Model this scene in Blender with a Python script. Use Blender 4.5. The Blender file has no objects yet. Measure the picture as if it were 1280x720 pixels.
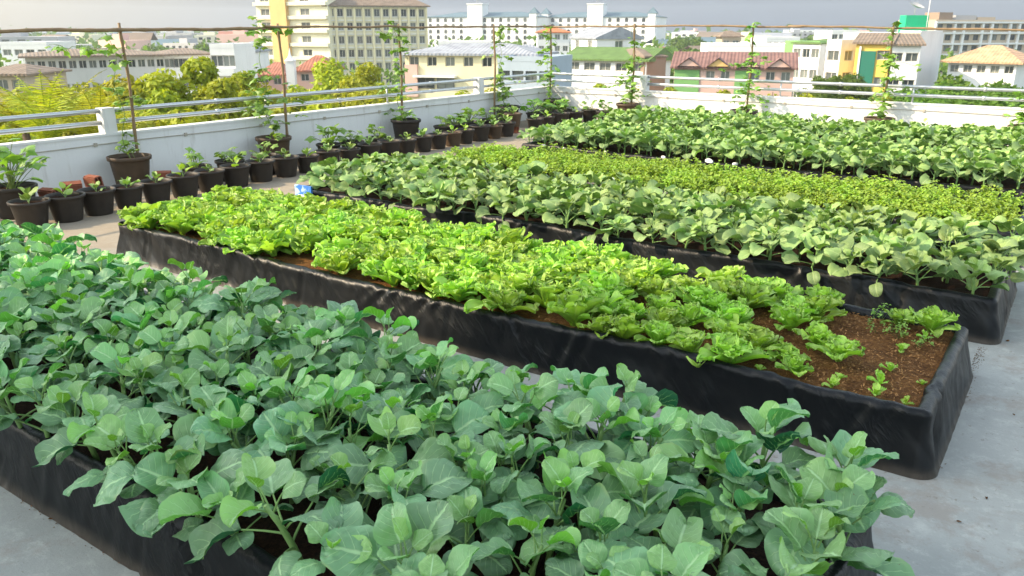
import bpy, math, random
import numpy as np
from mathutils import Vector, noise
R=math.radians; PI=math.pi
random.seed(7); rng=np.random.default_rng(7)
scn=bpy.context.scene; COL=scn.collection

# ------------------------------------------------------------------ mesh builder (all numpy, quads)
class G:
    def __init__(s): s.v=[];s.f=[];s.uv=[];s.t=[];s.m=[];s.n=0
    def grid(s,P,uv=None,t=0.,m=0,closed=False):
        P=np.asarray(P,float); a,b=P.shape[:2]
        idx=np.arange(a*b).reshape(a,b)+s.n
        if closed: idx=np.concatenate([idx,idx[:,:1]],1)
        f=np.stack([idx[:-1,:-1],idx[:-1,1:],idx[1:,1:],idx[1:,:-1]],-1).reshape(-1,4)
        s.v.append(P.reshape(-1,3)); s.f.append(f)
        s.uv.append(np.zeros((a*b,2)) if uv is None else np.asarray(uv,float).reshape(-1,2))
        s.t.append(np.full(a*b,float(t))); s.m.append(np.full(len(f),m)); s.n+=a*b
    def quads(s,V,F,t=0.,m=0,uv=None):
        V=np.asarray(V,float).reshape(-1,3);F=np.asarray(F,int).reshape(-1,4)
        s.v.append(V);s.f.append(F+s.n);s.uv.append(np.zeros((len(V),2)) if uv is None else np.asarray(uv,float).reshape(-1,2))
        s.t.append(np.full(len(V),float(t)) if np.isscalar(t) else np.asarray(t,float));s.m.append(np.full(len(F),m));s.n+=len(V)
    def box(s,x0,x1,y0,y1,z0,z1,m=0,t=0.):
        V=[(x0,y0,z0),(x1,y0,z0),(x1,y1,z0),(x0,y1,z0),(x0,y0,z1),(x1,y0,z1),(x1,y1,z1),(x0,y1,z1)]
        s.quads(V,[(0,3,2,1),(4,5,6,7),(0,1,5,4),(1,2,6,5),(2,3,7,6),(3,0,4,7)],t,m)
    def tube(s,pts,rad,n=7,t=0.,m=0,uv=None,cap=True):
        pts=[Vector(p) for p in pts]
        if np.isscalar(rad): rad=[rad]*len(pts)
        pts=list(pts);rad=list(rad)
        if cap: pts=[pts[0]]+pts+[pts[-1]];rad=[1e-4]+rad+[1e-4]
        rows=[];nrm=None
        for i,p in enumerate(pts):
            a=pts[max(i-1,0)];b=pts[min(i+1,len(pts)-1)]; d=(b-a)
            if d.length<1e-9:d=Vector((0,0,1))
            d.normalize()
            if nrm is None: nrm=d.orthogonal().normalized()
            else:
                nrm=(nrm-d*nrm.dot(d)); nrm=nrm.normalized() if nrm.length>1e-6 else d.orthogonal().normalized()
            bn=d.cross(nrm)
            rows.append([tuple(p+(nrm*math.cos(k*2*PI/n)+bn*math.sin(k*2*PI/n))*rad[i]) for k in range(n)])
        U=np.zeros((len(pts),n,2)); U[:,:,0]=np.arange(n)/n; U[:,:,1]=np.linspace(0,1,len(pts))[:,None]
        s.grid(rows,U,t,m,closed=True)
    def lathe(s,prof,n=20,cx=0,cy=0,m=0,t=0.):
        P=[[(cx+r*math.cos(k*2*PI/n),cy+r*math.sin(k*2*PI/n),z) for k in range(n)] for r,z in prof]
        s.grid(P,None,t,m,closed=True)
    def arr(s):
        return (np.concatenate(s.v),np.concatenate(s.f),np.concatenate(s.uv),np.concatenate(s.t),np.concatenate(s.m))
    def add(s,A,M=None,off=(0,0,0)):
        v,f,uv,t,m=A
        if M is not None: v=v@M.T
        s.v.append(v+np.asarray(off));s.f.append(f+s.n);s.uv.append(uv);s.t.append(t);s.m.append(m);s.n+=len(v)
    def mesh(s,name,mats,smooth=True):
        v,f,uv,t,m=s.arr()
        me=bpy.data.meshes.new(name)
        me.vertices.add(len(v));me.vertices.foreach_set('co',v.ravel())
        me.loops.add(f.size);me.loops.foreach_set('vertex_index',f.ravel().astype(np.int32))
        me.polygons.add(len(f));me.polygons.foreach_set('loop_start',np.arange(0,f.size,4,dtype=np.int32))
        me.polygons.foreach_set('material_index',m.astype(np.int32))
        me.polygons.foreach_set('use_smooth',np.full(len(f),smooth))
        ul=me.uv_layers.new(name='UVMap');ul.data.foreach_set('uv',uv[f.ravel()].ravel())
        at=me.attributes.new('tint','FLOAT','POINT');at.data.foreach_set('value',t)
        for k in (mats if isinstance(mats,(list,tuple)) else [mats]): me.materials.append(k)
        me.update(calc_edges=True); me.validate()
        return me
def rotz(a): c,s_=math.cos(a),math.sin(a); return np.array([[c,-s_,0],[s_,c,0],[0,0,1.]])
def rotx(a): c,s_=math.cos(a),math.sin(a); return np.array([[1,0,0],[0,c,-s_],[0,s_,c]])
def roty(a): c,s_=math.cos(a),math.sin(a); return np.array([[c,0,s_],[0,1,0],[-s_,0,c]])

def ob(name,me,parent=None,loc=(0,0,0),rz=0,sc=1,label=None,cat=None,group=None,kind=None):
    o=bpy.data.objects.new(name,me);COL.objects.link(o)
    if parent is not None:o.parent=parent
    o.location=loc;o.rotation_euler=(0,0,rz);o.scale=(sc,)*3 if np.isscalar(sc) else sc
    for k,x in (('label',label),('category',cat),('group',group),('kind',kind)):
        if x:o[k]=x
    return o
def thing(name,label,cat,loc=(0,0,0),rz=0,sc=1,group=None): return ob(name,None,None,loc,rz,sc,label,cat,group)
def copytree(o,loc,rz,sc,label=None,group=None):
    r=o.copy();COL.objects.link(r);r.location=loc;r.rotation_euler=(0,0,rz);r.scale=(sc,)*3 if np.isscalar(sc) else sc
    if label:r['label']=label
    if group:r['group']=group
    for ch in o.children:
        c=ch.copy();COL.objects.link(c);c.parent=r
    return r

# ------------------------------------------------------------------ materials
class N:
    def __init__(s,name):
        s.mat=bpy.data.materials.new(name);s.mat.use_nodes=True;s.t=s.mat.node_tree;s.t.nodes.clear()
        s.out=s.t.nodes.new('ShaderNodeOutputMaterial')
    def n(s,ty,**k):
        nd=s.t.nodes.new('ShaderNode'+ty)
        for a,b in k.items():
            if a.startswith('i_'): s.set(nd.inputs[a[2:].replace('_',' ')],b)
            else:setattr(nd,a,b)
        return nd
    def set(s,inp,x):
        if isinstance(x,bpy.types.NodeSocket): s.t.links.new(x,inp)
        elif isinstance(x,(tuple,list)) and len(x)==3 and inp.type=='RGBA': inp.default_value=(*x,1)
        else: inp.default_value=x
    def math(s,op,a,b=None,c=None,clamp=False):
        nd=s.t.nodes.new('ShaderNodeMath');nd.operation=op;nd.use_clamp=clamp
        for i,x in enumerate((a,b,c)):
            if x is not None:s.set(nd.inputs[i],x)
        return nd.outputs[0]
    def mix(s,fac,a,b,mode='MIX'):
        nd=s.t.nodes.new('ShaderNodeMix');nd.data_type='RGBA';nd.blend_type=mode
        s.set(nd.inputs[0],fac);s.set(nd.inputs[6],a);s.set(nd.inputs[7],b);return nd.outputs[2]
    def step(s,x,a,b):
        nd=s.t.nodes.new('ShaderNodeMapRange');nd.interpolation_type='SMOOTHSTEP'
        s.set(nd.inputs[0],x);nd.inputs[1].default_value=a;nd.inputs[2].default_value=b;return nd.outputs[0]
    def noise(s,scale,detail=4,rough=.55,vec=None,dist=0.):
        nd=s.n('TexNoise');nd.inputs['Scale'].default_value=scale;nd.inputs['Detail'].default_value=detail
        nd.inputs['Roughness'].default_value=rough;nd.inputs['Distortion'].default_value=dist
        if vec is not None:s.t.links.new(vec,nd.inputs['Vector'])
        return nd.outputs[0]
    def coord(s,kind='Object'): return s.n('TexCoord').outputs[kind]
    def scalev(s,vec,sc):
        nd=s.n('Mapping');s.t.links.new(vec,nd.inputs[0]);nd.inputs['Scale'].default_value=sc;return nd.outputs[0]
    def bump(s,h,st=.3,d=.01):
        nd=s.n('Bump');nd.inputs['Strength'].default_value=st;nd.inputs['Distance'].default_value=d;s.t.links.new(h,nd.inputs['Height']);return nd.outputs[0]
    def attr(s,name='tint'): return s.n('Attribute',attribute_name=name).outputs['Fac']
    def bsdf(s,col,rough=.5,spec=.5,normal=None,metal=0.,finish=True):
        b=s.n('BsdfPrincipled');s.set(b.inputs['Base Color'],col);s.set(b.inputs['Roughness'],rough)
        s.set(b.inputs['Specular IOR Level'],spec);s.set(b.inputs['Metallic'],metal)
        if normal is not None:s.t.links.new(normal,b.inputs['Normal'])
        if finish:s.t.links.new(b.outputs[0],s.out.inputs[0])
        return b.outputs[0]
    def translucent(s,b,col,fac,normal=None):
        tr=s.n('BsdfTranslucent');s.set(tr.inputs[0],col)
        if normal is not None:s.t.links.new(normal,tr.inputs['Normal'])
        mx=s.n('MixShader');mx.inputs[0].default_value=fac;s.t.links.new(b,mx.inputs[1]);s.t.links.new(tr.outputs[0],mx.inputs[2])
        s.t.links.new(mx.outputs[0],s.out.inputs[0])
def simple(name,col,rough=.6,var=.15,scale=3.,bump=0.,spec=.4,metal=0.,bscale=40.):
    n=N(name);c=n.coord();f=n.noise(scale,5,.6,c)
    cc=n.mix(f,tuple(x*(1-var*1.6) for x in col),tuple(min(1,x*(1+var*1.2)) for x in col))
    nm=n.bump(n.noise(bscale,4,.6,c),bump,.01) if bump else None
    n.bsdf(cc,rough,spec,nm,metal);return n.mat

def leaf_mat(name,dark,light,young,vein,trans,rough=.42,veins=6.,kv=2.0,vst=.55,tf=.22,mott=26.,spec=.45,back=1.25,lvr=.8,dirt=1.):
    n=N(name);uv=n.coord('UV');sep=n.n('SeparateXYZ');n.t.links.new(uv,sep.inputs[0]);u,v=sep.outputs[0],sep.outputs[1]
    au=n.math('ABSOLUTE',u)
    mid=n.math('SUBTRACT',1.,n.step(au,.025,.10))
    sgn=n.math('GREATER_THAN',u,0.)
    ph=n.math('ADD',n.math('SUBTRACT',n.math('MULTIPLY',v,veins),n.math('MULTIPLY',au,kv)),n.math('MULTIPLY',sgn,.43))
    fr=n.math('ABSOLUTE',n.math('SUBTRACT',n.math('FRACT',ph),.5))
    side=n.math('MULTIPLY',n.math('SUBTRACT',1.,n.step(fr,.015,.085)),n.math('SUBTRACT',1.,n.step(au,.55,1.)))
    obc=n.coord('Object')
    fine=n.noise(mott*3,3,.6,obc)
    vmask=n.math('MAXIMUM',mid,n.math('MULTIPLY',side,.55))
    vmask=n.math('MULTIPLY',vmask,vst)
    tint=n.attr('tint')
    oi=n.n('ObjectInfo').outputs['Random']
    base=n.mix(n.noise(mott,3,.6,obc),dark,light)
    base=n.mix(n.math('MULTIPLY',tint,.85),base,young)
    hs=n.n('HueSaturation');n.t.links.new(base,hs.inputs['Color'])
    n.set(hs.inputs['Hue'],n.math('ADD',.485,n.math('MULTIPLY',oi,.03)));lv=n.math('FRACT',n.math('MULTIPLY',tint,17.3));vv=n.math('ADD',.80,n.math('MULTIPLY',oi,.34))
    n.set(hs.inputs['Value'],n.math('MULTIPLY',vv,n.math('ADD',1.02-lvr/2,n.math('MULTIPLY',lv,lvr))))
    base=hs.outputs[0]
    edge=n.math('MULTIPLY',n.step(au,.78,1.02),n.step(n.noise(9.,3,.6,obc),.55,.7))
    base=n.mix(n.math('MULTIPLY',edge,.55*dirt),base,(.36,.34,.08))
    col=n.mix(vmask,base,vein)
    geo=n.n('NewGeometry').outputs['Backfacing']
    bk=n.mix(.35,n.mix(1.,col,(back,back,back),'MULTIPLY'),vein)
    col=n.mix(geo,col,bk)
    sp_=n.step(n.noise(mott*2.2,2,.5,n.scalev(obc,(1.3,1,1))),.745,.775)
    col=n.mix(n.math('MULTIPLY',sp_,.8*dirt),col,(.16,.12,.05))
    h=n.math('SUBTRACT',n.math('MULTIPLY',fine,.35),vmask)
    nm=n.bump(h,.55,.004)
    rr=n.math('ADD',rough-.08,n.math('MULTIPLY',fine,.2))
    b=n.bsdf(col,rr,spec,nm,finish=False)
    n.translucent(b,n.mix(1.,col,trans,'MULTIPLY'),tf)
    return n.mat
M={}
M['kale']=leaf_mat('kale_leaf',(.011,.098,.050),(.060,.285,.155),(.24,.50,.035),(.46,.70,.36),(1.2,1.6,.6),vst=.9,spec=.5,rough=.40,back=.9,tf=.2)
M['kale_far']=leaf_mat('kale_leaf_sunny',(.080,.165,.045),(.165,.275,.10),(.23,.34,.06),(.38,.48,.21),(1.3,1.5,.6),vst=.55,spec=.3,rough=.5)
M['lettuce']=leaf_mat('lettuce_leaf',(.14,.34,.022),(.26,.47,.045),(.42,.60,.09),(.50,.62,.22),(1.5,1.5,.6),rough=.40,veins=5,kv=1.2,vst=.35,tf=.34,lvr=.4,dirt=.1)
M['celery']=leaf_mat('celery_leaf',(.12,.25,.014),(.22,.37,.03),(.34,.46,.045),(.34,.48,.09),(1.5,1.5,.5),rough=.45,veins=3,kv=1.,vst=.2,tf=.3,lvr=.5,dirt=.0)
M['vine']=leaf_mat('vine_leaf',(.07,.17,.02),(.13,.27,.04),(.24,.38,.05),(.26,.40,.10),(1.5,1.6,.5),veins=4,kv=1.5,vst=.3,tf=.3)
M['stem']=simple('pale_stem',(.20,.34,.10),.45,.2,12.)
M['vstem']=simple('vine_stem',(.15,.22,.05),.6,.2,12.)

def plastic_mat():
    n=N('black_sheet_plastic');c=n.coord('Object')
    sp=n.n('SeparateXYZ');n.t.links.new(c,sp.inputs[0]);cv=n.n('CombineXYZ')
    al=n.math('ADD',sp.outputs[0],sp.outputs[1])
    n.t.links.new(n.math('ADD',al,n.math('MULTIPLY',sp.outputs[2],.6)),cv.inputs[0]);n.t.links.new(n.math('MULTIPLY',sp.outputs[2],.5),cv.inputs[1])
    a=n.noise(4.5,2,.5,cv.outputs[0],.5);b=n.noise(15.,3,.5,cv.outputs[0],.3);e=n.noise(2.2,2,.5,c,.4)
    rd=n.math('POWER',n.math('SUBTRACT',1.,n.math('MULTIPLY',n.math('ABSOLUTE',n.math('SUBTRACT',b,.5)),3.,clamp=True)),3.)
    h=n.math('ADD',n.math('MULTIPLY',a,1.),n.math('MULTIPLY',n.math('MULTIPLY',rd,n.step(e,.42,.62)),.10))
    w2=n.noise(60.,3,.6,n.scalev(c,(1,1,.5)),.5);h=n.math('ADD',h,n.math('MULTIPLY',n.math('MULTIPLY',w2,n.step(sp.outputs[2],.24,.3)),.12))
    nm=n.bump(h,.6,.035)
    dust=n.step(n.noise(2.6,7,.75,c),.5,.8)
    sep=n.n('SeparateXYZ');n.t.links.new(n.n('NewGeometry').outputs['Position'],sep.inputs[0])
    low=n.math('SUBTRACT',1.,n.step(sep.outputs[2],.0,.06))
    dm=n.math('MAXIMUM',n.math('MULTIPLY',dust,.07),n.math('MULTIPLY',n.math('MULTIPLY',low,n.noise(16.,4,.7,c)),.9))
    n.bsdf(n.mix(dm,(.005,.006,.007),(.10,.08,.06)),n.math('ADD',.37,n.math('MULTIPLY',dust,.2)),.24,nm);return n.mat
M['plastic']=plastic_mat()
def soil_mat(name,a,b,c3):
    n=N(name);c=n.coord('Object')
    f=n.noise(55.,6,.75,c);g=n.noise(7.,4,.6,c);w=n.noise(160.,3,.7,n.scalev(c,(1,.35,1)),1.5)
    col=n.mix(n.step(f,.35,.68),a,b);col=n.mix(n.math('MULTIPLY',n.step(w,.52,.7),.55),col,c3)
    col=n.mix(n.step(g,.35,.7),n.mix(1.,col,(.62,.6,.6),'MULTIPLY'),col)
    n.bsdf(col,.95,.15,n.bump(n.math('ADD',f,w),1.,.02));return n.mat
M['soil']=soil_mat('coir_soil',(.13,.055,.018),(.36,.165,.048),(.52,.30,.12))
M['soil_dark']=soil_mat('moist_soil',(.022,.013,.009),(.075,.036,.02),(.14,.07,.035))
M['chip']=simple('coir_fibre',(.36,.18,.06),.9,.5,30.)
def concrete():
    n=N('rooftop_concrete');c=n.coord('Object')
    a=n.noise(.7,6,.62,c,.1);b=n.noise(9.,8,.78,c,.0);d=n.noise(70.,4,.7,c);e=n.noise(1.9,8,.75,c,.15)
    col=n.mix(n.step(a,.3,.72),(.275,.29,.275),(.395,.405,.38))
    col=n.mix(n.math('MULTIPLY',n.step(b,.48,.66),.6),col,(.46,.47,.44))
    col=n.mix(n.math('MULTIPLY',n.step(e,.50,.62),.6),col,(.26,.225,.19))
    col=n.mix(n.math('MULTIPLY',n.step(n.noise(14.,4,.8,c),.60,.70),.6),col,(.17,.13,.10))
    col=n.mix(n.math('MULTIPLY',d,.3),col,(.2,.2,.2))
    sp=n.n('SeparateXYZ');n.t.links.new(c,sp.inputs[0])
    warm_glow=n.math('SUBTRACT',1.,n.step(n.math('ADD',sp.outputs[0],n.math('MULTIPLY',a,1.4)),-7.4,-5.6))
    col=n.mix(n.math('MULTIPLY',warm_glow,.75),col,n.mix(b,(.24,.185,.12),(.38,.30,.21)))  # warm sunlit tone painted into the floor along the left walkway
    gr=n.step(n.noise(120.,2,.6,c),.66,.74);col=n.mix(n.math('MULTIPLY',gr,.45),col,(.12,.11,.10));ft=n.step(n.noise(1.3,8,.78,c,.1),.55,.68);col=n.mix(n.math('MULTIPLY',ft,.45),col,(.25,.235,.22))
    n.bsdf(col,.93,.15,n.bump(n.math('ADD',b,n.math('MULTIPLY',d,.5)),.35,.01));return n.mat
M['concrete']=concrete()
def whitewall():
    n=N('white_wall_paint');c=n.coord('Object')
    st=n.noise(1.6,5,.65,n.scalev(c,(1,1,.35)));dr=n.noise(9.,5,.7,n.scalev(c,(1,1,.12)),.2);f=n.noise(28.,4,.6,c)
    col=n.mix(n.math('MULTIPLY',n.step(st,.45,.75),.35),(.72,.72,.70),(.58,.58,.56))
    col=n.mix(n.math('MULTIPLY',n.step(dr,.53,.72),.6),col,(.50,.48,.43))
    n.bsdf(col,.7,.3,n.bump(f,.2,.006));return n.mat
M['wall']=whitewall()
M['galv']=simple('galvanised_rail',(.55,.57,.58),.38,.12,6.,.1,.5,.85)
M['bamboo']=simple('bamboo',(.25,.165,.085),.6,.35,7.,.2)
M['pot']=simple('black_plant_pot',(.034,.027,.021),.55,.45,7.,.2)  # brown cast in the black is warm glow put into the colour
M['potb']=simple('faded_warmlit_pot',(.085,.055,.032),.6,.35,8.,.15)  # faded plastic, its brown also holding the warm glow at the left
M['brick']=simple('red_brick',(.26,.085,.045),.9,.4,18.,.6)
M['blue']=None
def bluem():
    n=N('blue_printed_panel');c=n.coord('Object')
    n.bsdf(n.mix(n.step(n.noise(14.,3,.5,c,.6),.52,.6),(.05,.20,.62),(.45,.62,.85)),.4,.4);return n.mat
M['blue']=bluem()
M['bluep']=simple('blue_black_sheet',(.03,.07,.13),.3,.4,10.,.4)
M['foam']=simple('white_foam',(.8,.8,.78),.8,.08,20.,.4)
M['cable']=simple('weathered_cable',(.42,.38,.31),.7,.3,8.)

# ------------------------------------------------------------------ leaves
def bend(L,nv,th0,droop,pw=1.4,v=None):
    v=np.linspace(0,1,nv) if v is None else v;th=th0-droop*v**pw;dv=np.diff(v)*L
    dx=np.cos(th);dz=np.sin(th);x=np.concatenate([[0],np.cumsum((dx[1:]+dx[:-1])/2*dv)]);z=np.concatenate([[0],np.cumsum((dz[1:]+dz[:-1])/2*dv)])
    return v,th,x,z
def kale_leaf(g,base,az,L,W,th0,droop,rnd,tint,nv=11,nu=9,mi=0,fold=.35,roll=0.):
    lin=np.linspace(0,1,nv);v,th,x,z=bend(L,nv,th0,droop,1.4,.45*lin+.55*(1-np.cos(PI*lin))/2)
    s=np.linspace(-1,1,nu)
    a=rnd.uniform(.72,.95)
    w=W*np.clip(1-(2*v**a-1)**2,0,1)**.5*(1+.10*(1-v)); w[0]=W*.12;w[-1]=W*.03
    w=w*(1+.045*np.sin(v*11+rnd.uniform(0,6)))
    S,V=np.meshgrid(s,v);Wd=w[:,None]
    k1=rnd.uniform(5,8);p1,p2=rnd.uniform(0,6,2);A=W*rnd.uniform(.10,.34)
    sag=rnd.uniform(-.25,.5)
    up=np.abs(S)*Wd*fold-(S**2)*Wd*sag+A*np.where(S>0,np.sin(k1*V+p1),np.sin(k1*V+p2))*np.abs(S)**2.
    ph=V*6-np.abs(S)*2+.43*(S>0)
    up=up+W*.12*(np.abs(np.sin(PI*(ph+.5)))-.5)*(1-.6*np.abs(S)**4)*(np.abs(S)>.05)+W*.05*np.sin(V*17+p1*3+S*5)*np.sin(S*6+p2)
    curl=np.cos(np.abs(S)*fold*.9)
    lat=S*Wd*curl
    nx,nz=-np.sin(th)[:,None],np.cos(th)[:,None]
    P=np.stack([x[:,None]+nx*up,lat,z[:,None]+nz*up],-1)
    P=P.reshape(-1,3)@rotx(roll).T if roll else P.reshape(-1,3)
    P=P@rotz(az).T+np.asarray(base)
    g.grid(P.reshape(nv,nu,3),np.stack([S,V],-1),tint,mi)
def petiole(g,p0,az,L,th0,th1,r0,r1,n=5,seg=4,mi=0):
    pts=[Vector(p0)];
    for i in range(seg):
        t=(i+.5)/seg;th=th0+(th1-th0)*t
        pts.append(pts[-1]+Vector((math.cos(az)*math.cos(th),math.sin(az)*math.cos(th),math.sin(th)))*(L/seg))
    g.tube(pts,[r0+(r1-r0)*i/seg for i in range(seg+1)],n,0,mi,cap=False)
    return pts[-1]
def kale_plant(seed,nl=9,H=.2,size=1.,res=(11,9),pet=1.):
    rnd=np.random.default_rng(seed);gs,gl=G(),G()
    lean=rnd.uniform(-.05,.05,2)
    pts=[Vector((lean[0]*t*t,lean[1]*t*t,H*t-.01)) for t in (0,.35,.7,1)]
    gs.tube(pts,[.011,.010,.008,.006],6)
    az=rnd.uniform(0,6)
    for i in range(nl):
        t=i/(nl-1); az+=2.4+rnd.uniform(-.35,.35)
        zz=H*(.3+.7*t);b=(lean[0]*t*t,lean[1]*t*t,zz)
        th=R(20+46*t+rnd.uniform(-16,16)); 
        big=(1-.62*max(0,t-.35)/.65)*(.72+.28*min(1,t/.3))
        L=size*rnd.uniform(.145,.195)*big;W=L*rnd.uniform(.42,.54)
        pl=size*pet*rnd.uniform(.08,.14)*(1-.55*t)
        e=petiole(gs,b,az,pl,th+.25,th,.0045*(1-.4*t),.003*(1-.3*t))
        kale_leaf(gl,e,az,L,W,th-R(rnd.uniform(0,18)),R(rnd.uniform(20,110)*(1-.5*t)),rnd,max(0,min(1,(t**2.2)*.9+rnd.uniform(-.15,.12)+(.45 if rnd.random()<.13 else 0))),res[0],res[1],0,rnd.uniform(.15,.6),rnd.uniform(-.5,.5))
    return gs,gl
def lettuce_plant(seed,nl=12,size=1.):
    rnd=np.random.default_rng(seed);g=G();az=0
    for i in range(nl):
        t=i/(nl-1);az+=2.4+rnd.uniform(-.3,.3)
        L=size*rnd.uniform(.13,.215)*(1-.25*t);W=L*rnd.uniform(.30,.42);th0=R(22+62*t**.7+rnd.uniform(-10,10));dr=R(rnd.uniform(10,70)*(1-.4*t)-(12 if t<.3 else 0))
        nv,nu=17,33;v,th,x,z=bend(L,nv,th0,dr,1.8)
        s=np.linspace(-1,1,nu);S,V=np.meshgrid(s,v)
        w=W*(.22+.95*V**.9)*np.sqrt(np.clip(1.03-V**5,0,1));
        lat=S*w
        e=np.clip(np.abs(S)**2*.9*(V*1.2)+np.clip(V-.72,0,1)*2.4*(.6+.4*np.abs(S)),0,1.1)
        ang=np.arctan2(S,1.25-V)*rnd.uniform(11,15)+V*rnd.uniform(9,14)
        p=rnd.uniform(0,6,3)
        wv=(np.sin(ang+p[0])+.55*np.sin(.43*ang+p[1])+.35*np.sin(2.1*ang+p[2]))*W*.20*e**1.4+.03*W*np.sin(9*V+7*S+p[2])
        wv+=np.abs(S)*w*rnd.uniform(.2,.7)
        ext=1+.06*e*np.sin(1.3*ang+p[2])+.03*e*np.sin(3.1*ang)
        lat=lat*ext+W*.10*e*np.cos(ang+p[0])
        nx,nz=-np.sin(th)[:,None],np.cos(th)[:,None]
        P=np.stack([x[:,None]*ext+nx*wv,lat,z[:,None]*ext+nz*wv],-1).reshape(-1,3)@rotz(az).T+np.array([0,0,.005])
        g.grid(P.reshape(nv,nu,3),np.stack([S,V*1.],-1),min(1,max(0,.25+.5*t+rnd.uniform(-.25,.2))))
    return g
def celery_plant(seed,ns=16,size=1.):
    rnd=np.random.default_rng(seed);g=G()
    for i in range(ns):
        az=rnd.uniform(0,6.28);L=size*rnd.uniform(.08,.17);th=R(rnd.uniform(35,85))
        e=petiole(g,(rnd.normal(0,.01),rnd.normal(0,.01),0),az,L,th+.15,th-.3,.002,.0013,3,2,1)
        for k in range(7):
            a2=az+rnd.uniform(-1.6,1.6);l=size*rnd.uniform(.022,.04);b=Vector(e)+Vector(rnd.normal(0,.013*size,3))
            v,t_,x,z=bend(l,3,R(rnd.uniform(-20,50)),R(50));w=l*.42*np.array([.35,1.,.45])
            s=np.array([-1,0,1.]);S,V=np.meshgrid(s,v);up=np.abs(S)*w[:,None]*.5
            P=np.stack([x[:,None]+0*S,S*w[:,None],z[:,None]+up],-1).reshape(-1,3)@rotz(a2).T+np.array(b)
            g.grid(P.reshape(3,3,3),np.stack([S,V],-1),rnd.uniform(0,1))
    return g
def lobed_leaf(g,base,az,size,pitch,rnd,mi=0,tint=0.):
    nv,nu=7,9;s=np.linspace(-1,1,nu);v=np.linspace(0,1,nv);S,V=np.meshgrid(s,v)
    # polar leaf: angle from S, radius from V
    A=S*R(150);lob=1+.22*np.cos(A*5*150/150*.96)-.25*np.abs(S)**3
    r=size*.55*V*lob
    up=.22*r*np.abs(np.sin(A*2.4))-.35*V**2*size*.5+rnd.normal(0,.01*size,V.shape)*V
    P=np.stack([size*.12+r*np.cos(A),r*np.sin(A),up],-1).reshape(-1,3)
    P=P@rotx(rnd.uniform(-.5,.5)).T@roty(-pitch).T@rotz(az).T+np.asarray(base)
    U=np.stack([np.sin(A)*V*.9,.2+.8*V*np.cos(A)],-1)
    g.grid(P.reshape(nv,nu,3),U,tint,mi)

# ------------------------------------------------------------------ camera
YAW=R(34.8);TH=math.atan(326/1010);CAMH=2.0
cam=bpy.data.cameras.new('camera');co=bpy.data.objects.new('camera',cam);COL.objects.link(co);scn.camera=co
co.location=(0,0,CAMH);co.rotation_euler=(PI/2-TH,0,YAW);cam.sensor_width=36;cam.lens=36*1010/1280;cam.clip_start=.05;cam.clip_end=6000
cam.dof.use_dof=True;cam.dof.focus_distance=3.9;cam.dof.aperture_fstop=9.
Rt=Vector((math.cos(YAW),math.sin(YAW),0));Fw=Vector((-math.sin(YAW),math.cos(YAW),0))
def P(px,py,D):            # a point of the town: bearing and elevation at horizontal distance D
    c,s_=math.cos(TH),math.sin(TH);u=(360-py)/1010;r=(px-640)/1010
    k=D/(c+u*s_);return Vector((0,0,CAMH))+Rt*(r*k)+Fw*D+Vector((0,0,(u*c-s_)*k))
GZ=-13.

# ------------------------------------------------------------------ roof, parapet, rails
def sheet(name,x0,x1,y0,y1,z,mat,kind='structure',nx=2,ny=2):
    g=G();X,Y=np.meshgrid(np.linspace(x0,x1,nx),np.linspace(y0,y1,ny));g.grid(np.stack([X,Y,0*X+z],-1));return ob(name,g.mesh(name,mat,False),kind=kind)
sheet('ground',-1700,1300,-400,1700,GZ,simple('town_ground',(.12,.14,.07),.95,.4,.05))
WX,WY=-10.32,16.42
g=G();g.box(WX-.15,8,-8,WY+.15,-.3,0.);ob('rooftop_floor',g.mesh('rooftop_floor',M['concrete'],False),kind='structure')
g=G();g.box(WX-.15,8,-8,WY+.15,GZ,-.31);o=ob('lower_storeys',g.mesh('lower_storeys',M['wall'],False),label='white lower storeys of the rooftop garden building',cat='building')
def parapet(name,lab,x0,x1,y0,y1,along):
    t=thing(name,lab,'parapet wall',((x0+x1)/2,(y0+y1)/2,0));cx,cy=(x0+x1)/2,(y0+y1)/2
    g=G();g.box(x0-cx,x1-cx,y0-cy,y1-cy,0,.66);g.box(x0-cx-.012,x1-cx+.012,y0-cy-.012,y1-cy+.012,.661,.69);ob('wall',g.mesh('wall',M['wall'],False),t)
    g=G();k=G()
    if along=='y':
        g.tube([(x1-cx+.014,yy-cy,.565+.006*math.sin(yy*2.3)) for yy in np.arange(y0,y1,.25)],.006,5)
        for yy in np.arange(y0+.5,y1,1.3):k.box(x1-cx+.001,x1-cx+.022,yy-cy-.02,yy-cy+.02,.545,.59)
    else:
        g.tube([(xx-cx,y0-cy-.014,.565+.006*math.sin(xx*2.1)) for xx in np.arange(x0+.2,x1,.25)],.006,5)
        for xx in np.arange(x0+.6,x1,1.25):k.box(xx-cx-.02,xx-cx+.02,y0-cy-.022,y0-cy-.001,.545,.59)
    ob('cable',g.mesh('cable',M['cable']),t);ob('cable_clips',k.mesh('cable_clips',M['cable'],False),t)
parapet('parapet_wall','white parapet wall on the left behind the long row of black pots',WX-.15,WX,-8,WY-.002,'y')
parapet('parapet_wall','sunlit white parapet wall across the far end of the roof',WX-.15,8,WY,WY+.15,'x')
def pillar(x,y,lab):
    g=G();g.box(-.075,.075,-.085,.085,0,.32);o=ob('rail_pillar',g.mesh('rail_pillar',M['wall'],False),None,(x,y,.691),0,1,lab,'pillar','white pillars holding the rails')
LB=['white rail pillar on the left wall beside the bamboo pole nearest the camera','white rail pillar on the left wall close to the far corner']
pillar(WX-.075,5.74,LB[0]);pillar(WX-.075,13.75,LB[1])
pillar(-7.95,WY+.075,'white rail pillar on the far wall behind the first potted climber')
pillar(-1.2+3.6,WY+.075,'white rail pillar on the far wall beyond its right end')
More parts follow.
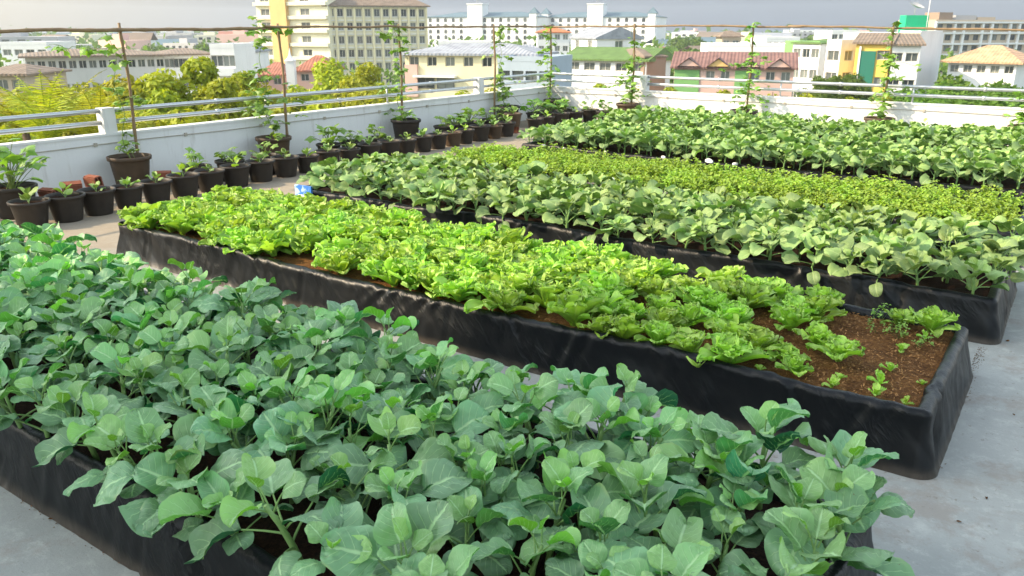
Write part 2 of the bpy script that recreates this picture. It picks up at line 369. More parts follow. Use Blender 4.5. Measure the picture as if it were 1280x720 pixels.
def rail(lab,a,b,grp='metal rails above the parapet'):
    a,b=Vector(a),Vector(b);L=(b-a).length;n=int(L/.5)+2
    t=thing('metal_rail',lab,'rail',tuple(a),0,1,grp);g=G();km=None
    pts=[(b-a)*(i/(n-1)) for i in range(n)]
    g.tube(pts,.030,10);ob('tube',g.mesh('tube',M['galv']),t);k=G();k.tube([(0,0,-.035),(0,0,.035)],.036,8);km=k.mesh('clamp',M['galv'])
    for i in range(1,int(L/2.4)+1):
        p=(b-a).normalized()*(i*2.4-.8)
        if i*2.4-.8<L:ob('clamp',km,t,tuple(p))
rx=WX-.075
for z,nm in((.975,'upper'),(.825,'lower')):
    for (y0,y1,w) in((-8,5.65,'nearest the camera, left of the first white pillar'),(5.83,13.66,'between the two white pillars of the left wall'),(13.84,WY+.07,'running into the far left corner')):
        rail(f'{nm} galvanised rail {w}',(rx,y0,z),(rx,y1,z))
    for (x0,x1,w) in((WX,-8.03,'from the far left corner to the first pillar'),(-7.87,2.32,'of the far wall behind the kale')):
        rail(f'{nm} galvanised rail {w}',(x0,WY+.075,z),(x1,WY+.075,z))
# thin posts that carry the lower rail
for k,(x,y) in enumerate([(rx,8.3),(rx,11.0),(-5.0,WY+.075),(-2.6,WY+.075),(-.4,WY+.075)]):
    g=G();g.tube([(0,0,0),(0,0,.29)],.016,8);g.tube([(0,0,0),(0,0,.008)],.04,8)
    ob('rail_post',g.mesh('rail_post',M['galv']),None,(x,y,.691),0,1,['short rail post on the left wall before its second bamboo pole','short rail post on the left wall behind its third bamboo pole','short rail post on the far wall right of the second climber','short rail post on the far wall near the third climber','short rail post at the right end of the far wall'][k],'post','short metal posts under the rails')

# ------------------------------------------------------------------ bamboo trellis
def bamboo(name,lab,pts,r,grp):
    a=Vector(pts[0]);t=thing(name,lab,'bamboo pole',tuple(a),0,1,grp);g=G()
    P_=[];rad=[];L=0
    for i in range(len(pts)-1):
        p,q=Vector(pts[i]),Vector(pts[i+1]);n=max(2,int((q-p).length/.09))
        for k in range(n):
            s_=k/n;P_.append(p+(q-p)*s_-a);L+=(q-p).length/n;rad.append(r*(1.22 if int(L/.09)%4==0 else 1)*(1+.06*math.sin(L*3)))
    P_.append(Vector(pts[-1])-a);rad.append(r*.9)
    for i,p in enumerate(P_):P_[i]=p+Vector((noise.noise(p*1.1),noise.noise(p*1.1+Vector((5,5,5))),noise.noise(p*1.3+Vector((9,1,4)))))*.022
    g.tube(P_,rad,8);ob('cane',g.mesh('cane',M['bamboo']),t)
    return t
LP=[5.98,8.49,11.16,14.02,16.2];LX=-10.2
for k,y in enumerate(LP):
    bamboo('bamboo_pole','upright bamboo pole '+['rising beside the first white pillar','second along the left wall, above the climber in a brown pot','third along the left wall, in front of the cream hotel','beside the second white pillar on the left wall','standing in the far left corner'][k],[(LX,y,.1),(LX+.02,y+.01,1.1),(LX,y,2.06)],.019,'upright bamboo poles')
BX=[-8.1,-5.55,-3.03,-.75]
for k,x in enumerate(BX):
    bamboo('bamboo_pole','upright bamboo pole '+['in the first pot of the far wall','in the second pot of the far wall','in the third pot of the far wall','at the right end of the far wall'][k],[(x,16.18,.1),(x+.02,16.2,1.1),(x,16.18,2.08)],.019,'upright bamboo poles')
bamboo('bamboo_crossbar','long horizontal bamboo crossbar above the left wall, near half',[(LX+.03,-3,1.93),(LX+.03,4.2,1.955),(LX+.03,8.5,1.985)],.021,'horizontal bamboo crossbars')
bamboo('bamboo_crossbar','long horizontal bamboo crossbar above the left wall, far half',[(LX+.06,8.2,2.01),(LX+.04,12,2.0),(LX+.03,16.3,2.02)],.017,'horizontal bamboo crossbars')
bamboo('bamboo_crossbar','horizontal bamboo crossbar above the far wall, left half',[(-10.4,16.22,2.0),(-7,16.21,2.03),(-4.6,16.22,2.0)],.017,'horizontal bamboo crossbars')
bamboo('bamboo_crossbar','horizontal bamboo crossbar above the far wall, right half',[(-4.9,16.25,2.02),(-2,16.23,1.97),(3,16.2,1.9)],.018,'horizontal bamboo crossbars')

# ------------------------------------------------------------------ raised beds
def fb(x,y,z,o=3): return noise.fractal(Vector((x,y,z)),1.,2.,o)
PROF=[(.075,.0),(.062,.03),(.048,.09),(.034,.15),(.02,.20),(.014,.245),(.012,.272),(.006,.292),(-.010,.304),(-.030,.306),(-.048,.300),(-.058,.285),(-.062,.255),(-.06,.22)]
def bed(lab,x0,x1,y0,y1,seed,soil,soilz=.262,fine=.08,lump=.02):
    cx,cy=(x0+x1)/2,(y0+y1)/2;t=thing('raised_bed',lab,'raised bed',(cx,cy,0),0,1,'raised beds lined with black plastic')
    W,D=(x1-x0)/2,(y1-y0)/2;rc=.028
    per=[]
    def seg(ax,ay,bx,by,nx,ny):
        L=math.hypot(bx-ax,by-ay);n=int(L/.022)
        for i in range(n):per.append((ax+(bx-ax)*i/n,ay+(by-ay)*i/n,nx,ny))
    def arc(ox,oy,a0):
        for i in range(6):
            a=a0+PI/2*i/6;per.append((ox+rc*math.cos(a),oy+rc*math.sin(a),math.cos(a),math.sin(a)))
    seg(-W+rc,-D,W-rc,-D,0,-1);arc(W-rc,-D+rc,-PI/2);seg(W,-D+rc,W,D-rc,1,0);arc(W-rc,D-rc,0);seg(W-rc,D,-W+rc,D,0,1);arc(-W+rc,D-rc,PI/2);seg(-W,D-rc,-W,-D+rc,-1,0);arc(-W+rc,-D+rc,PI)
    rows=[];ll=0;lp=per[0]
    rnd=random.Random(seed);seams=[rnd.uniform(0,17) for _ in range(9)];fans=[(rnd.uniform(0,17),rnd.choice((-1,1))*rnd.uniform(.5,1.6)) for _ in range(26)]
    for (x,y,nx,ny) in per:
        ll+=math.hypot(x-lp[0],y-lp[1]);lp=(x,y);row=[]
        sag=.026*fb(ll*.8,seed,0)+.008*fb(ll*5,seed,3);bul=.018*fb(ll*.6,seed+7,1)
        for j,(o,z) in enumerate(PROF):
            hz=math.sin(PI*min(1,z/.3)) if j<8 else 0
            d=bul*(hz+.3)+.016*hz*fb(ll*3.2+z*4,z*2.5,seed,2)+.005*fb(ll*12,z*2+seed,2,2)*(.5+hz)
            for (c,sl) in fans:
                q=ll-c-(z-.3)*sl
                if abs(q)<.5:d+=.013*math.exp(-(q/.11)**2)*math.sin(q*52+z*sl*14)*min(1,z/.06)
            for c in seams:
                if abs(ll-c)<.03:d-=.012*(1-abs(ll-c)/.03)*(1 if j<10 else 0)
            zz=z+(sag*min(1,z/.3))+(.007*fb(ll*9,j*.5,seed+3,2) if 5<j<12 else 0)
            row.append((x+nx*(o+d),y+ny*(o+d),max(0.001,zz)))
        rows.append(row)
    g=G();A=np.array(rows).transpose(1,0,2);g.grid(A,None,0,0,closed=True);ob('plastic_liner',g.mesh('plastic_liner',M['plastic']),t)
    g=G();nx_=int((x1-x0-.09)/fine);ny_=int((y1-y0-.09)/fine);X,Y=np.meshgrid(np.linspace(-W+.045,W-.045,nx_),np.linspace(-D+.045,D-.045,ny_))
    Z=np.array([[soilz+lump*fb(a*2.5,b*2.5,seed)+lump*.6*fb(a*14,b*14,seed+1) for a,b in zip(r1,r2)] for r1,r2 in zip(X,Y)])
    g.grid(np.stack([X,Y,Z],-1));s_=ob('soil',g.mesh('soil',M[soil]),t);return t
B=[(-7.05,-.38,1.40,2.86),(-7.05,-.34,3.85,5.27),(-7.0,-.26,5.95,7.38),(-6.98,-.28,8.1,9.5),(-6.98,-.3,10.3,11.75),(-6.98,-.3,12.6,14.2)]
LAB=['black plastic raised bed nearest the camera, full of bluish kale','second black plastic raised bed, lettuce in brown soil bare at its right end','third raised bed from the camera, holding pale green kale','fourth raised bed, low yellow green celery between two kale beds','fifth raised bed, first of the two far kale beds','sixth raised bed, farthest one in front of the far wall']
for i,b in enumerate(B):bed(LAB[i],*b,i*3.7+1,'soil' if i==1 else 'soil_dark',fine=.035 if i==1 else .07,lump=.014 if i==1 else .02)
# fibres and crumbs on the open soil
g=G();rnd=np.random.default_rng(5)
for i in range(5200):
    x=-.42-abs(rnd.normal(0,1.3)) if i<3600 else rnd.uniform(-7,-.42);y=rnd.uniform(3.92,5.2)
    if x<-7:continue
    l=rnd.uniform(.003,.010);w=rnd.uniform(.0008,.0028);a=rnd.uniform(0,6.3);b=rnd.uniform(-.6,.6)
    d=np.array([math.cos(a)*math.cos(b),math.sin(a)*math.cos(b),math.sin(b)])*l;e=np.array([-math.sin(a),math.cos(a),rnd.uniform(-.5,.5)])*w
    c=np.array([x,y,.2745+.010*fb((x+3.7)*2.5,(y-4.56)*2.5,4.7)+.004])
    g.quads([c-d-e,c+d-e,c+d+e,c-d+e],[(0,1,2,3)])
ob('coir_chips',g.mesh('coir_chips',M['chip'],False),None,(0,0,0),0,1,'loose brown coir fibres strewn over the open soil of the lettuce bed','coir',None,'stuff')
g=G()
for i in range(5000):
    k=rnd.integers(0,4)
    if k==0:x,y=rnd.uniform(-4.5,-.4),1.375-abs(rnd.normal(0,.03))
    elif k==1:x,y=-.5-abs(rnd.normal(0,.8)),3.825-abs(rnd.normal(0,.025))
    elif k==2:x,y=-.30+abs(rnd.normal(0,.025)),rnd.uniform(3.9,7.4)
    else:x,y=rnd.uniform(-10.2,-8.6),rnd.uniform(4,16)
    if fb(x*1.3,y*1.3,2)<-.05 and k<3:continue
    r=rnd.uniform(.0012,.005);a=rnd.uniform(0,6)
    V=[(x+r*math.cos(a+j*PI/2)*rnd.uniform(.6,1.3),y+r*math.sin(a+j*PI/2)*rnd.uniform(.6,1.3),.002+(r*.7 if j%2 else 0)) for j in range(4)]
    g.quads(V,[(0,1,2,3)])
ob('soil_crumbs',g.mesh('soil_crumbs',M['soil'],False),None,(0,0,0),0,1,'brown soil crumbs spilled along the foot of the beds and pots','soil',None,'stuff')

def P0(px,py):
    q=P(px,py,1.)-Vector((0,0,CAMH));return q*(-CAMH/q.z)
for k,(px,py,l) in enumerate([(1258,427,.035),(1195,652,.022),(1268,520,.018),(1232,622,.02),(60,650,.02)]):
    rg=np.random.default_rng(900+k);g=G();kale_leaf(g,(0,0,.004),0,l,l*.3,.05,R(10),rg,.5,5,5,0,.5)
    q=P0(px,py);ob('dry_leaf',g.mesh('dry_leaf',M['soil']),None,(q.x,q.y,0),rg.uniform(0,6),1,('dry brown leaf scrap on the concrete floor right of the beds' if px>100 else 'dry brown leaf scrap on the floor in front of the nearest bed'),'dry leaf','dry leaf scraps on the floor')
# ------------------------------------------------------------------ kale
def kale_set(mat,seeds,nl,H,size,res,pet=1.):
    out=[]
    for s_ in seeds:
        a,b=kale_plant(s_,nl+(s_%3)-1,H*(.85+.3*((s_*37)%10)/10),size,res,pet)
        out.append((a,b,a.mesh('stem',M['stem']),b.mesh('foliage',M[mat])))
    return out
def zone(i,j,ni,nj,bed):
    b=['nearest bed','third bed'][bed]
    if j==0:return f'kale in the front row of the {b}, its leaves over the black plastic edge'
    if i>=ni-2:return f'kale at the right-hand end of the {b}, behind its front row'
    if j==nj-1:return f'kale in the back row of the {b}, facing the next bed'
    if i<2:return f'kale at the left-hand end of the {b} near the potted seedlings'
    return f'kale in the middle rows of the {b}, closed in by other kale all round'
def plant_bed(variants,b,nx,ny,bed,seed,dens=1.,sc=(.85,1.2),z=.258,tip=0):
    rnd=random.Random(seed);x0,x1,y0,y1=b
    for j in range(ny):
        for i in range(nx):
            x=x0+.14+(x1-x0-.26)*(i+.5*(j%2)*.6)/(nx-1+.3)+rnd.uniform(-.045,.045);y=y0+.13+(y1-y0-.26)*j/(ny-1)+rnd.uniform(-.035,.035)
            if rnd.random()>dens:continue
            v=rnd.choice(variants);s_=rnd.uniform(*sc)
            lab=zone(i,j,nx,ny,bed);r=thing('kale_plant',lab,'kale plant',(x,y,z),rnd.uniform(0,6.28),s_,['kale in the nearest bed','kale in the third bed'][bed])
            r.rotation_euler=(rnd.uniform(-.12,.12),rnd.uniform(-.12,.12),rnd.uniform(0,6.28))
            if i==nx-1:r.location.x+=.10
            if j==0:r.location.y-=.075;r.rotation_euler=(.10+rnd.uniform(0,.18),rnd.uniform(-.1,.1),rnd.uniform(-.5,.5))
            ob('stem',v[2],r);ob('foliage',v[3],r)
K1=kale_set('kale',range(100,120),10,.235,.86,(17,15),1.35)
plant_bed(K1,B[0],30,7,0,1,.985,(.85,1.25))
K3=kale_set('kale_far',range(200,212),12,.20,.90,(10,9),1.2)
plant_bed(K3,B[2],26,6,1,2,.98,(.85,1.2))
# the two far kale beds: beyond what one could count, one mass
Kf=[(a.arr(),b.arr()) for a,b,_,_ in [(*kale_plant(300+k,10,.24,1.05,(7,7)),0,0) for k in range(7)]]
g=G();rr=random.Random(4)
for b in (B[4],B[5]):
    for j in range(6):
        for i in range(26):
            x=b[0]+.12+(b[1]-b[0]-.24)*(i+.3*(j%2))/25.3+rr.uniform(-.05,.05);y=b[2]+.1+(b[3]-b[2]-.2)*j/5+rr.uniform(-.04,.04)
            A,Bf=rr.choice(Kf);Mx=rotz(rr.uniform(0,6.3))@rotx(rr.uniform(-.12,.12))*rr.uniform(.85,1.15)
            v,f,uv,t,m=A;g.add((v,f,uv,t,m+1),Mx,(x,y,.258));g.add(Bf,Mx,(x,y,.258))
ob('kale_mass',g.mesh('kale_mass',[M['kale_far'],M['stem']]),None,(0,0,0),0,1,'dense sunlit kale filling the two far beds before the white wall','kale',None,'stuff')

# ------------------------------------------------------------------ lettuce, bed 2
LT=[lettuce_plant(400+k,17+(k%3),.97).mesh('lettuce',M['lettuce']) for k in range(9)]
SD=[lettuce_plant(450+k,6,.75).mesh('seedling',M['lettuce']) for k in range(4)]
CE=[celery_plant(500+k,20).mesh('celery',M['celery']) for k in range(8)]
WD=[celery_plant(520+k,7,.8).mesh('weed',M['vine']) for k in range(3)]
rr=random.Random(11);b=B[1];nx,ny=32,6
for j in range(ny):
    for i in range(nx):
        x=b[0]+.13+(b[1]-b[0]-.26)*(i+.4*(j%2))/(nx-1)+rr.uniform(-.05,.05);y=b[2]+.13+(b[3]-b[2]-.27)*j/(ny-1)+rr.uniform(-.04,.04)
        u=(x-b[0])/(b[1]-b[0]);lim=-1.26+.24*j/(ny-1)
        if x>lim:continue
        if rr.random()>.965-(.12 if x>-2.6 else 0):continue
        s_=rr.uniform(.92,1.28)*(1.08 if x<-2.2 else .95)*(1.1 if x<-4.5 else 1)
        if x>lim-.3:lab='green lettuce on the broken edge of the crop, next to the bare soil'
        elif j==0:lab='green leaf lettuce in the front row of its bed, against the black edge'
        elif j==ny-1:lab='green leaf lettuce in the back row of the lettuce bed, facing the third bed'
        elif x<-4.2:lab='bright yellow green lettuce in the middle rows, sunlit left part of the lettuce bed'
        else:lab='green leaf lettuce in the middle rows of the lettuce bed, right of its sunlit part'
        o=ob('lettuce',rr.choice(LT),None,(x,y,.262),rr.uniform(0,6.28),s_,lab,'lettuce','lettuces in the second bed')
        o.rotation_euler=(rr.uniform(-.15,.15),rr.uniform(-.15,.15),rr.uniform(0,6.28))
def one(me,name,lab,cat,x,y,s_,grp=None,z=.27):
    o=ob(name,me,None,(x,y,z),rr.uniform(0,6.28),s_,lab,cat,grp);return o
for x,y,s_,lab in [(-.86,4.33,.95,'broad low lettuce standing alone on the brown soil, farthest right of the big lettuces'),
    (-1.0,4.03,.62,'small lettuce at the front of the bare soil, by the black edge'),(-1.09,4.17,.66,'small lettuce just behind the lowest front lettuce on the bare soil'),
    (-1.02,4.5,.8,'medium lettuce at the edge of the crop behind the broad low one'),
    (-.52,5.10,.98,'large upright lettuce tucked in the far right corner of the second bed'),(-.70,5.12,.68,'smaller lettuce just left of the large one in the far corner')]:
    one(rr.choice(LT),'lettuce',lab,'lettuce',x,y,s_,'lettuces in the second bed')
for k,(x,y,s_,lab) in enumerate([(-.6,4.36,.62,'bushiest seedling on the bare soil, centre of the open patch'),(-.61,4.15,.7,'lettuce seedling in the open patch, middle one of the near cluster'),
    (-.80,3.97,.6,'lettuce seedling close to the front edge, left of the other seedlings'),(-.60,3.99,.62,'lettuce seedling right by the front edge, near the middle'),
    (-.43,4.27,.36,'tiny seedling close to the right-hand plastic edge'),(-.46,3.97,.42,'tiny seedling in the near right corner of the second bed'),
    (-.79,4.1,.36,'tiny round seedling left of the near cluster'),(-1.17,3.97,.36,'tiny seedling alone in front of the lettuces by the front edge'),
    (-.61,4.70,.55,'pale seedling halfway back in the open soil'),(-.53,4.97,.5,'seedling in front of the large corner lettuce')]):
    one(SD[k%4],'lettuce_seedling',lab,'seedling',x,y,s_*.85,'seedlings on the bare soil')
for k,(x,y,s_,lab) in enumerate([(-.72,5.02,1.,'bushier green weed near the back plastic edge'),(-.80,5.16,.9,'thin weed sprouting closest to the back plastic edge'),(-.55,4.80,.8,'low weed right of the pale seedling'),(-.66,4.9,.9,'spreading weed between seedling and back edge'),(-.79,4.93,.7,'small weed left of the spreading weed')]):
    one(WD[k%3],'weed',lab,'weed',x,y,s_*.8,'weeds on the bare soil')
# celery bed
b=B[3]
for j in range(8):
    for i in range(34):
        x=b[0]+.12+(b[1]-b[0]-.24)*(i+.5*(j%2))/33.5+rr.uniform(-.04,.04);y=b[2]+.13+(b[3]-b[2]-.26)*j/7+rr.uniform(-.03,.03)
        if rr.random()>.97:continue
        lab='low yellow green celery in the front row of its bed, half hidden by kale' if j==0 else 'low yellow green celery in the back row beside the white foam scraps' if j==7 else 'low yellow green celery in the middle rows of the fourth bed'
        ob('celery',rr.choice(CE),None,(x,y,.262),rr.uniform(0,6.28),rr.uniform(.8,1.3),lab,'celery','celery filling the fourth bed')

# ------------------------------------------------------------------ small things on and round the beds
g=G();g.box(-.125,.125,-.012,.012,0,.30);g2=G();g2.box(-.08,.08,-.016,-.0125,.07,.2)
t=thing('blue_panel','blue and white printed panel propped at the left corner of the third bed','panel',(-6.84,5.86,.06),R(2));ob('panel',g.mesh('panel',M['blue'],False),t);ob('label',g2.mesh('label',M['foam'],False),t)
g=G();g.tube([(-.16,0,.03),(-.05,.01,.045),(.07,0,.04),(.17,.02,.03)],[.03,.045,.042,.025],10)
ob('rolled_sheet',g.mesh('rolled_sheet',M['bluep']),None,(-4.0,5.36,.245),R(8),1,'rolled blue black plastic lying on the back edge of the lettuce bed','plastic roll')
for k,(x,y,s_,lab) in enumerate([(-6.55,10.24,1.,'leftmost white foam scrap behind the celery'),(-6.2,10.24,.6,'small white foam scrap right of the leftmost one'),(-5.5,10.24,.8,'flat white foam scrap behind the left half of the celery'),(-4.6,10.24,1.,'white foam scrap before the middle of the fifth bed'),(-3.95,10.24,1.6,'largest white foam scrap, between celery and far kale'),(-3.6,10.24,1.,'white foam scrap just right of the largest one'),(-4.3,8.2,1.,'white foam scrap at the front of the celery bed')]):
    g=G();rg=np.random.default_rng(k);n=9;ring=[(.06*s_*math.cos(a)*rg.uniform(.7,1.5),.04*s_*math.sin(a)*rg.uniform(.7,1.2)) for a in np.linspace(0,2*PI,n,endpoint=False)]
    g.grid([[(x_*q,y_*q,z_+.01*rg.random()) for x_,y_ in ring] for q,z_ in ((.01,0),(.95,.0),(1,.01),(.95,.03*s_),(.5,.045*s_),(.01,.045*s_))],None,0,0,True)
    ob('foam_scrap',g.mesh('foam_scrap',M['foam']),None,(x,y,.300 if k!=6 else .33),rg.uniform(0,3),(.8,.7,.6),lab,'foam scrap','white foam scraps')
def brick(x,y,z,rz,lab,tilt=0.):
    g=G();g.box(-.09,.09,-.045,.045,0,.012);g.box(-.09,.09,-.045,-.033,.0125,.10);g.box(-.09,.09,.033,.045,.0125,.10);g.box(-.09,.09,-.0325,.0325,.101,.112);g.box(-.09,.09,-.006,.006,.0125,.1005)
    o=ob('brick',g.mesh('brick',M['brick'],False),None,(x,y,z),rz,1.15,lab,'brick','red hollow bricks among the pots');o.rotation_euler=(tilt,0,rz)
for a in [(-9.50,4.46,.13,.3,'red brick left of the seedling pots at the near end, lowest of three',.25),(-9.52,4.72,.17,1.2,'red brick standing between two others behind the near pots',.4),(-9.50,4.98,.20,.1,'red brick at the right of the three behind the near pots',.15),(-9.55,5.9,.12,.8,'red brick behind the pots just right of the first tall pot',.2),(-9.5,7.0,.12,.2,'broken red brick between the two pot rows by the second tall pot',.3),(-9.25,13.35,.0,.1,'red brick on the floor under the pale far pot',0)]:brick(*a)

# ------------------------------------------------------------------ pots
def potmeshes(r,h,mat,sq=False):
    g=G();n=24
    pr=[(.001,0),(r*.70,0),(r*.74,.02),(r*.93,h*.86),(r*.94,h*.87),(r*1.03,h*.885),(r*1.05,h*.99),(r*1.02,h),(r*.96,h*.99),(r*.93,h*.9),(r*.9,h*.82)]
    g.lathe(pr,n);p=g.mesh('pot',mat)
    g=G();rg=np.random.default_rng(int(r*1e4));g.grid([[(q*r*.905*math.cos(a),q*r*.905*math.sin(a),h*.86+.012*rg.normal()) for a in np.linspace(0,2*PI,16,endpoint=False)] for q in (.01,.35,.7,1)],None,0,0,True)
    return p,g.mesh('soil',M['soil_dark'])
def kseed(seed,nl,size,mat,H=.05):
    rnd=np.random.default_rng(seed);gs,gl=G(),G();gs.tube([(0,0,-.01),(0,0,H)],[.005,.003],5);az=rnd.uniform(0,6)
    for i in range(nl):
        t=i/max(1,nl-1);az+=2.4;th=R(35+40*t);L=size*rnd.uniform(.08,.12)*(1-.3*t)
        e=petiole(gs,(0,0,H*t),az,size*.05,th+.2,th,.003,.002,4,2)
        kale_leaf(gl,e,az,L,L*.42,th,R(35),rnd,rnd.uniform(.2,.8),7,7)
    return gs.mesh('stem',M['stem']),gl.mesh('foliage',M[mat])
def bushy(seed,n,spread,h,ls,mat='vine'):
    rnd=np.random.default_rng(seed);gs,gl=G(),G()
    for i in range(n):
        az=rnd.uniform(0,6.28);th=R(rnd.uniform(25,80));L=math.hypot(spread*math.cos(th),h*math.sin(th))*rnd.uniform(.5,1.05)
        e=petiole(gs,(rnd.normal(0,.02),rnd.normal(0,.02),0),az,L,th+.25,th-.2,.004,.003,4,4)
        lobed_leaf(gl,e,az,ls*rnd.uniform(.7,1.2),R(rnd.uniform(-25,45)),rnd,0,rnd.uniform(0,.6))
    return gs.mesh('stem',M['vstem']),gl.mesh('foliage',M[mat])
POTS=potmeshes(.19,.28,M['pot']);POTB=potmeshes(.185,.27,M['potb']);POTL=potmeshes(.26,.44,M['pot']);POTLB=potmeshes(.255,.44,M['potb'])
SEEDS=[kseed(600+k,4+k%3,1.+.3*(k%2),'kale_far' if k%3 else 'lettuce') for k in range(7)]
BUSH=[bushy(640+k,9+2*k,.16,.2,.10) for k in range(4)]
def potted(name,lab,cat,pot,plant,x,y,z=0,ph=.235,s_=1,ps=1,grp=None):
    t=thing(name,lab,cat,(x,y,z),rr.uniform(0,6.28),s_,grp)
    ob('pot',pot[0],t);ob('soil',pot[1],t)
    if plant:
        ob('stem',plant[0],t,(0,0,ph),rr.uniform(0,6),ps);ob('foliage',plant[1],t,(0,0,ph),0,ps)
        t.children[-1].rotation_euler=t.children[-2].rotation_euler
    return t
FY=[3.94,4.31,4.68,5.06,5.42,5.81,6.22,6.62,7.05,7.49,7.89,8.3,8.72,9.15,9.6,10.02,10.42,10.82,11.22,11.6,12.04,12.46,12.85,13.86,14.3,14.9,15.45]
ords='first second third fourth fifth sixth seventh eighth ninth tenth eleventh twelfth thirteenth fourteenth fifteenth sixteenth seventeenth eighteenth nineteenth twentieth twenty-first twenty-second twenty-third twenty-fourth twenty-fifth twenty-sixth twenty-seventh twenty-eighth'.split()
for k,y in enumerate(FY):
    x=-8.86-.22*min(1,k/9)+rr.uniform(-.02,.02)
    pot=POTB if k in(18,21) else POTS
    potted('potted_seedling',f'black seedling pot, {ords[k]} from the camera end of the front row' if pot is POTS else f'faded brown seedling pot, {ords[k]} in the front row by the left wall','potted plant',pot,SEEDS[rr.randrange(7)],x,y,0,.235,rr.uniform(.88,1.02),rr.uniform(.8,1.15),'front row of seedling pots')
potted('potted_seedling','faded brown pot raised on a red brick at the far end of the front row','potted plant',POTB,SEEDS[2],-9.25,13.35,.13,.235,.95,1.3)
S2=[(-9.42,6.30,'leafy pot in the back row right of the first brown tall pot',1,1.),(-9.45,6.85,'bushy pot in the back row left of the second tall pot',2,1.1),(-9.45,7.45,'leafy pot in the back row in front of the second tall pot',0,.9),(-9.55,8.75,'broad squash-like plant with large dark leaves in the back row',3,1.5),(-9.5,9.2,'dark leafy pot right of the broad squash-like plant',2,1.1),(-9.5,9.75,'dark leafy pot left of the third tall pot',1,1.),
 (-9.62,11.65,'leafy pot first in the back row right of the third tall pot',0,.9),(-9.66,12.05,'bushy pot second in the back row right of the third tall pot',2,1.25),(-9.7,12.5,'tallest leafy pot in the far back row',3,1.35),(-9.62,13.0,'leafy pot beside the second white pillar',1,1.),(-9.66,13.45,'low leafy pot in the far back row before the fourth tall pot',0,1.),
 (-9.55,14.6,'dark leafy pot right of the fourth tall pot',3,1.5),(-9.5,15.1,'broad leafy pot near the far corner',2,1.5),(-9.45,15.6,'leafy pot last in the row at the far corner',3,1.2),(-8.5,15.75,'leafy pot by the far wall right of the corner',1,1.1),(-8.95,15.9,'small leafy pot against the far wall by the corner',0,1.)]
for x,y,lab,b_,ps in S2:potted('potted_plant',lab,'potted plant',POTS,BUSH[b_],x,y,0,.235,1,ps*1.25,'back row of leafy pots')
# climbers
def vine(seed,h,lean,nleaf,dense,zb=0):
    rnd=np.random.default_rng(seed);gs,gl=G(),G()
    pts=[];a=rnd.uniform(0,6)
    for i in range(int(h/.06)+1):
        z=i*.06;rad=.035+.10*math.exp(-z*3)*0;a+=.55
        k=min(1,z/.35)
        pts.append((lean[0]*k+rad*math.cos(a),lean[1]*k+rad*math.sin(a),z))
    gs.tube(pts,[.006*(1-.5*i/len(pts)) for i in range(len(pts))],5)
    sh=[]
    for _ in range(dense):
        z=abs(rnd.normal(.1,.45))*h*.8+.05;z=min(z,h-.05);a=rnd.uniform(0,6.28);L=rnd.uniform(.1,.42)
        p=[Vector((lean[0]*min(1,z/.35),lean[1]*min(1,z/.35),z))];d=Vector((math.cos(a),math.sin(a),.5))
        for q in range(5):p.append(p[-1]+d*(L/5));d+=Vector((rnd.normal(0,.25),rnd.normal(0,.25),-.35+rnd.normal(0,.2)))
        gs.tube(p,[.003]*6,4)
        for q in range(1,6):sh.append(p[q])
    for i in range(nleaf):
        b_=sh[rnd.integers(len(sh))] if rnd.random()<.72 else Vector(pts[rnd.integers(len(pts))])
        az=rnd.uniform(0,6.28);e=petiole(gs,b_,az,rnd.uniform(.03,.08),.9,.1,.0018,.0015,3,2)
        lobed_leaf(gl,e,az,rnd.uniform(.07,.145),R(rnd.uniform(-50,30)),rnd,0,rnd.uniform(0,1))
    return gs.mesh('stem',M['vstem']),gl.mesh('foliage',M['vine'])
for k,(y,pot,h,nlf,dn,lab) in enumerate([(5.7,POTLB,1.55,75,9,'tall brown pot with a thin climber trailing right, nearest the camera'),(8.0,POTLB,1.75,150,22,'brown pot with a bushy climber on the second bamboo pole'),(10.95,POTL,1.7,110,16,'dark tall pot with a leafy climber before the cream hotel'),(14.1,POTL,1.7,130,20,'dark tall pot with a climber beside the second white pillar'),(16.0,POTL,1.65,120,18,'dark tall pot with a climber in the far left corner')]):
    v=vine(700+k,h,(-.28,.14),nlf,dn)
    t=potted('potted_climber',lab,'potted climber',pot,v,-9.92,y,0,.38,1,1,'potted climbers on bamboo poles');t.rotation_euler=(0,0,0)
    for c in t.children:c.rotation_euler=(0,0,0)
for k,(x,h,nlf,dn,lab) in enumerate([(-8.1,1.7,150,22,'potted climber on the far wall whose shadow falls beside the first pole'),(-5.55,1.75,120,15,'potted climber second along the far wall'),(-3.03,1.7,130,18,'potted climber third along the far wall'),(-.75,1.5,110,15,'potted climber cut off at the right end of the far wall')]):
    v=vine(720+k,h,(0,.08),nlf,dn);t=potted('potted_climber',lab,'potted climber',POTLB if k!=1 else POTL,v,x,16.05,0,.38,1,1,'potted climbers on bamboo poles');t.rotation_euler=(0,0,0)
    for c in t.children:c.rotation_euler=(0,0,0)
potted('potted_plant','big plant with broad green leaves in a grey pot, nearest the camera','potted plant',POTS,bushy(760,34,.30,.52,.15),-9.52,4.08,0,.235,1.25,.95)
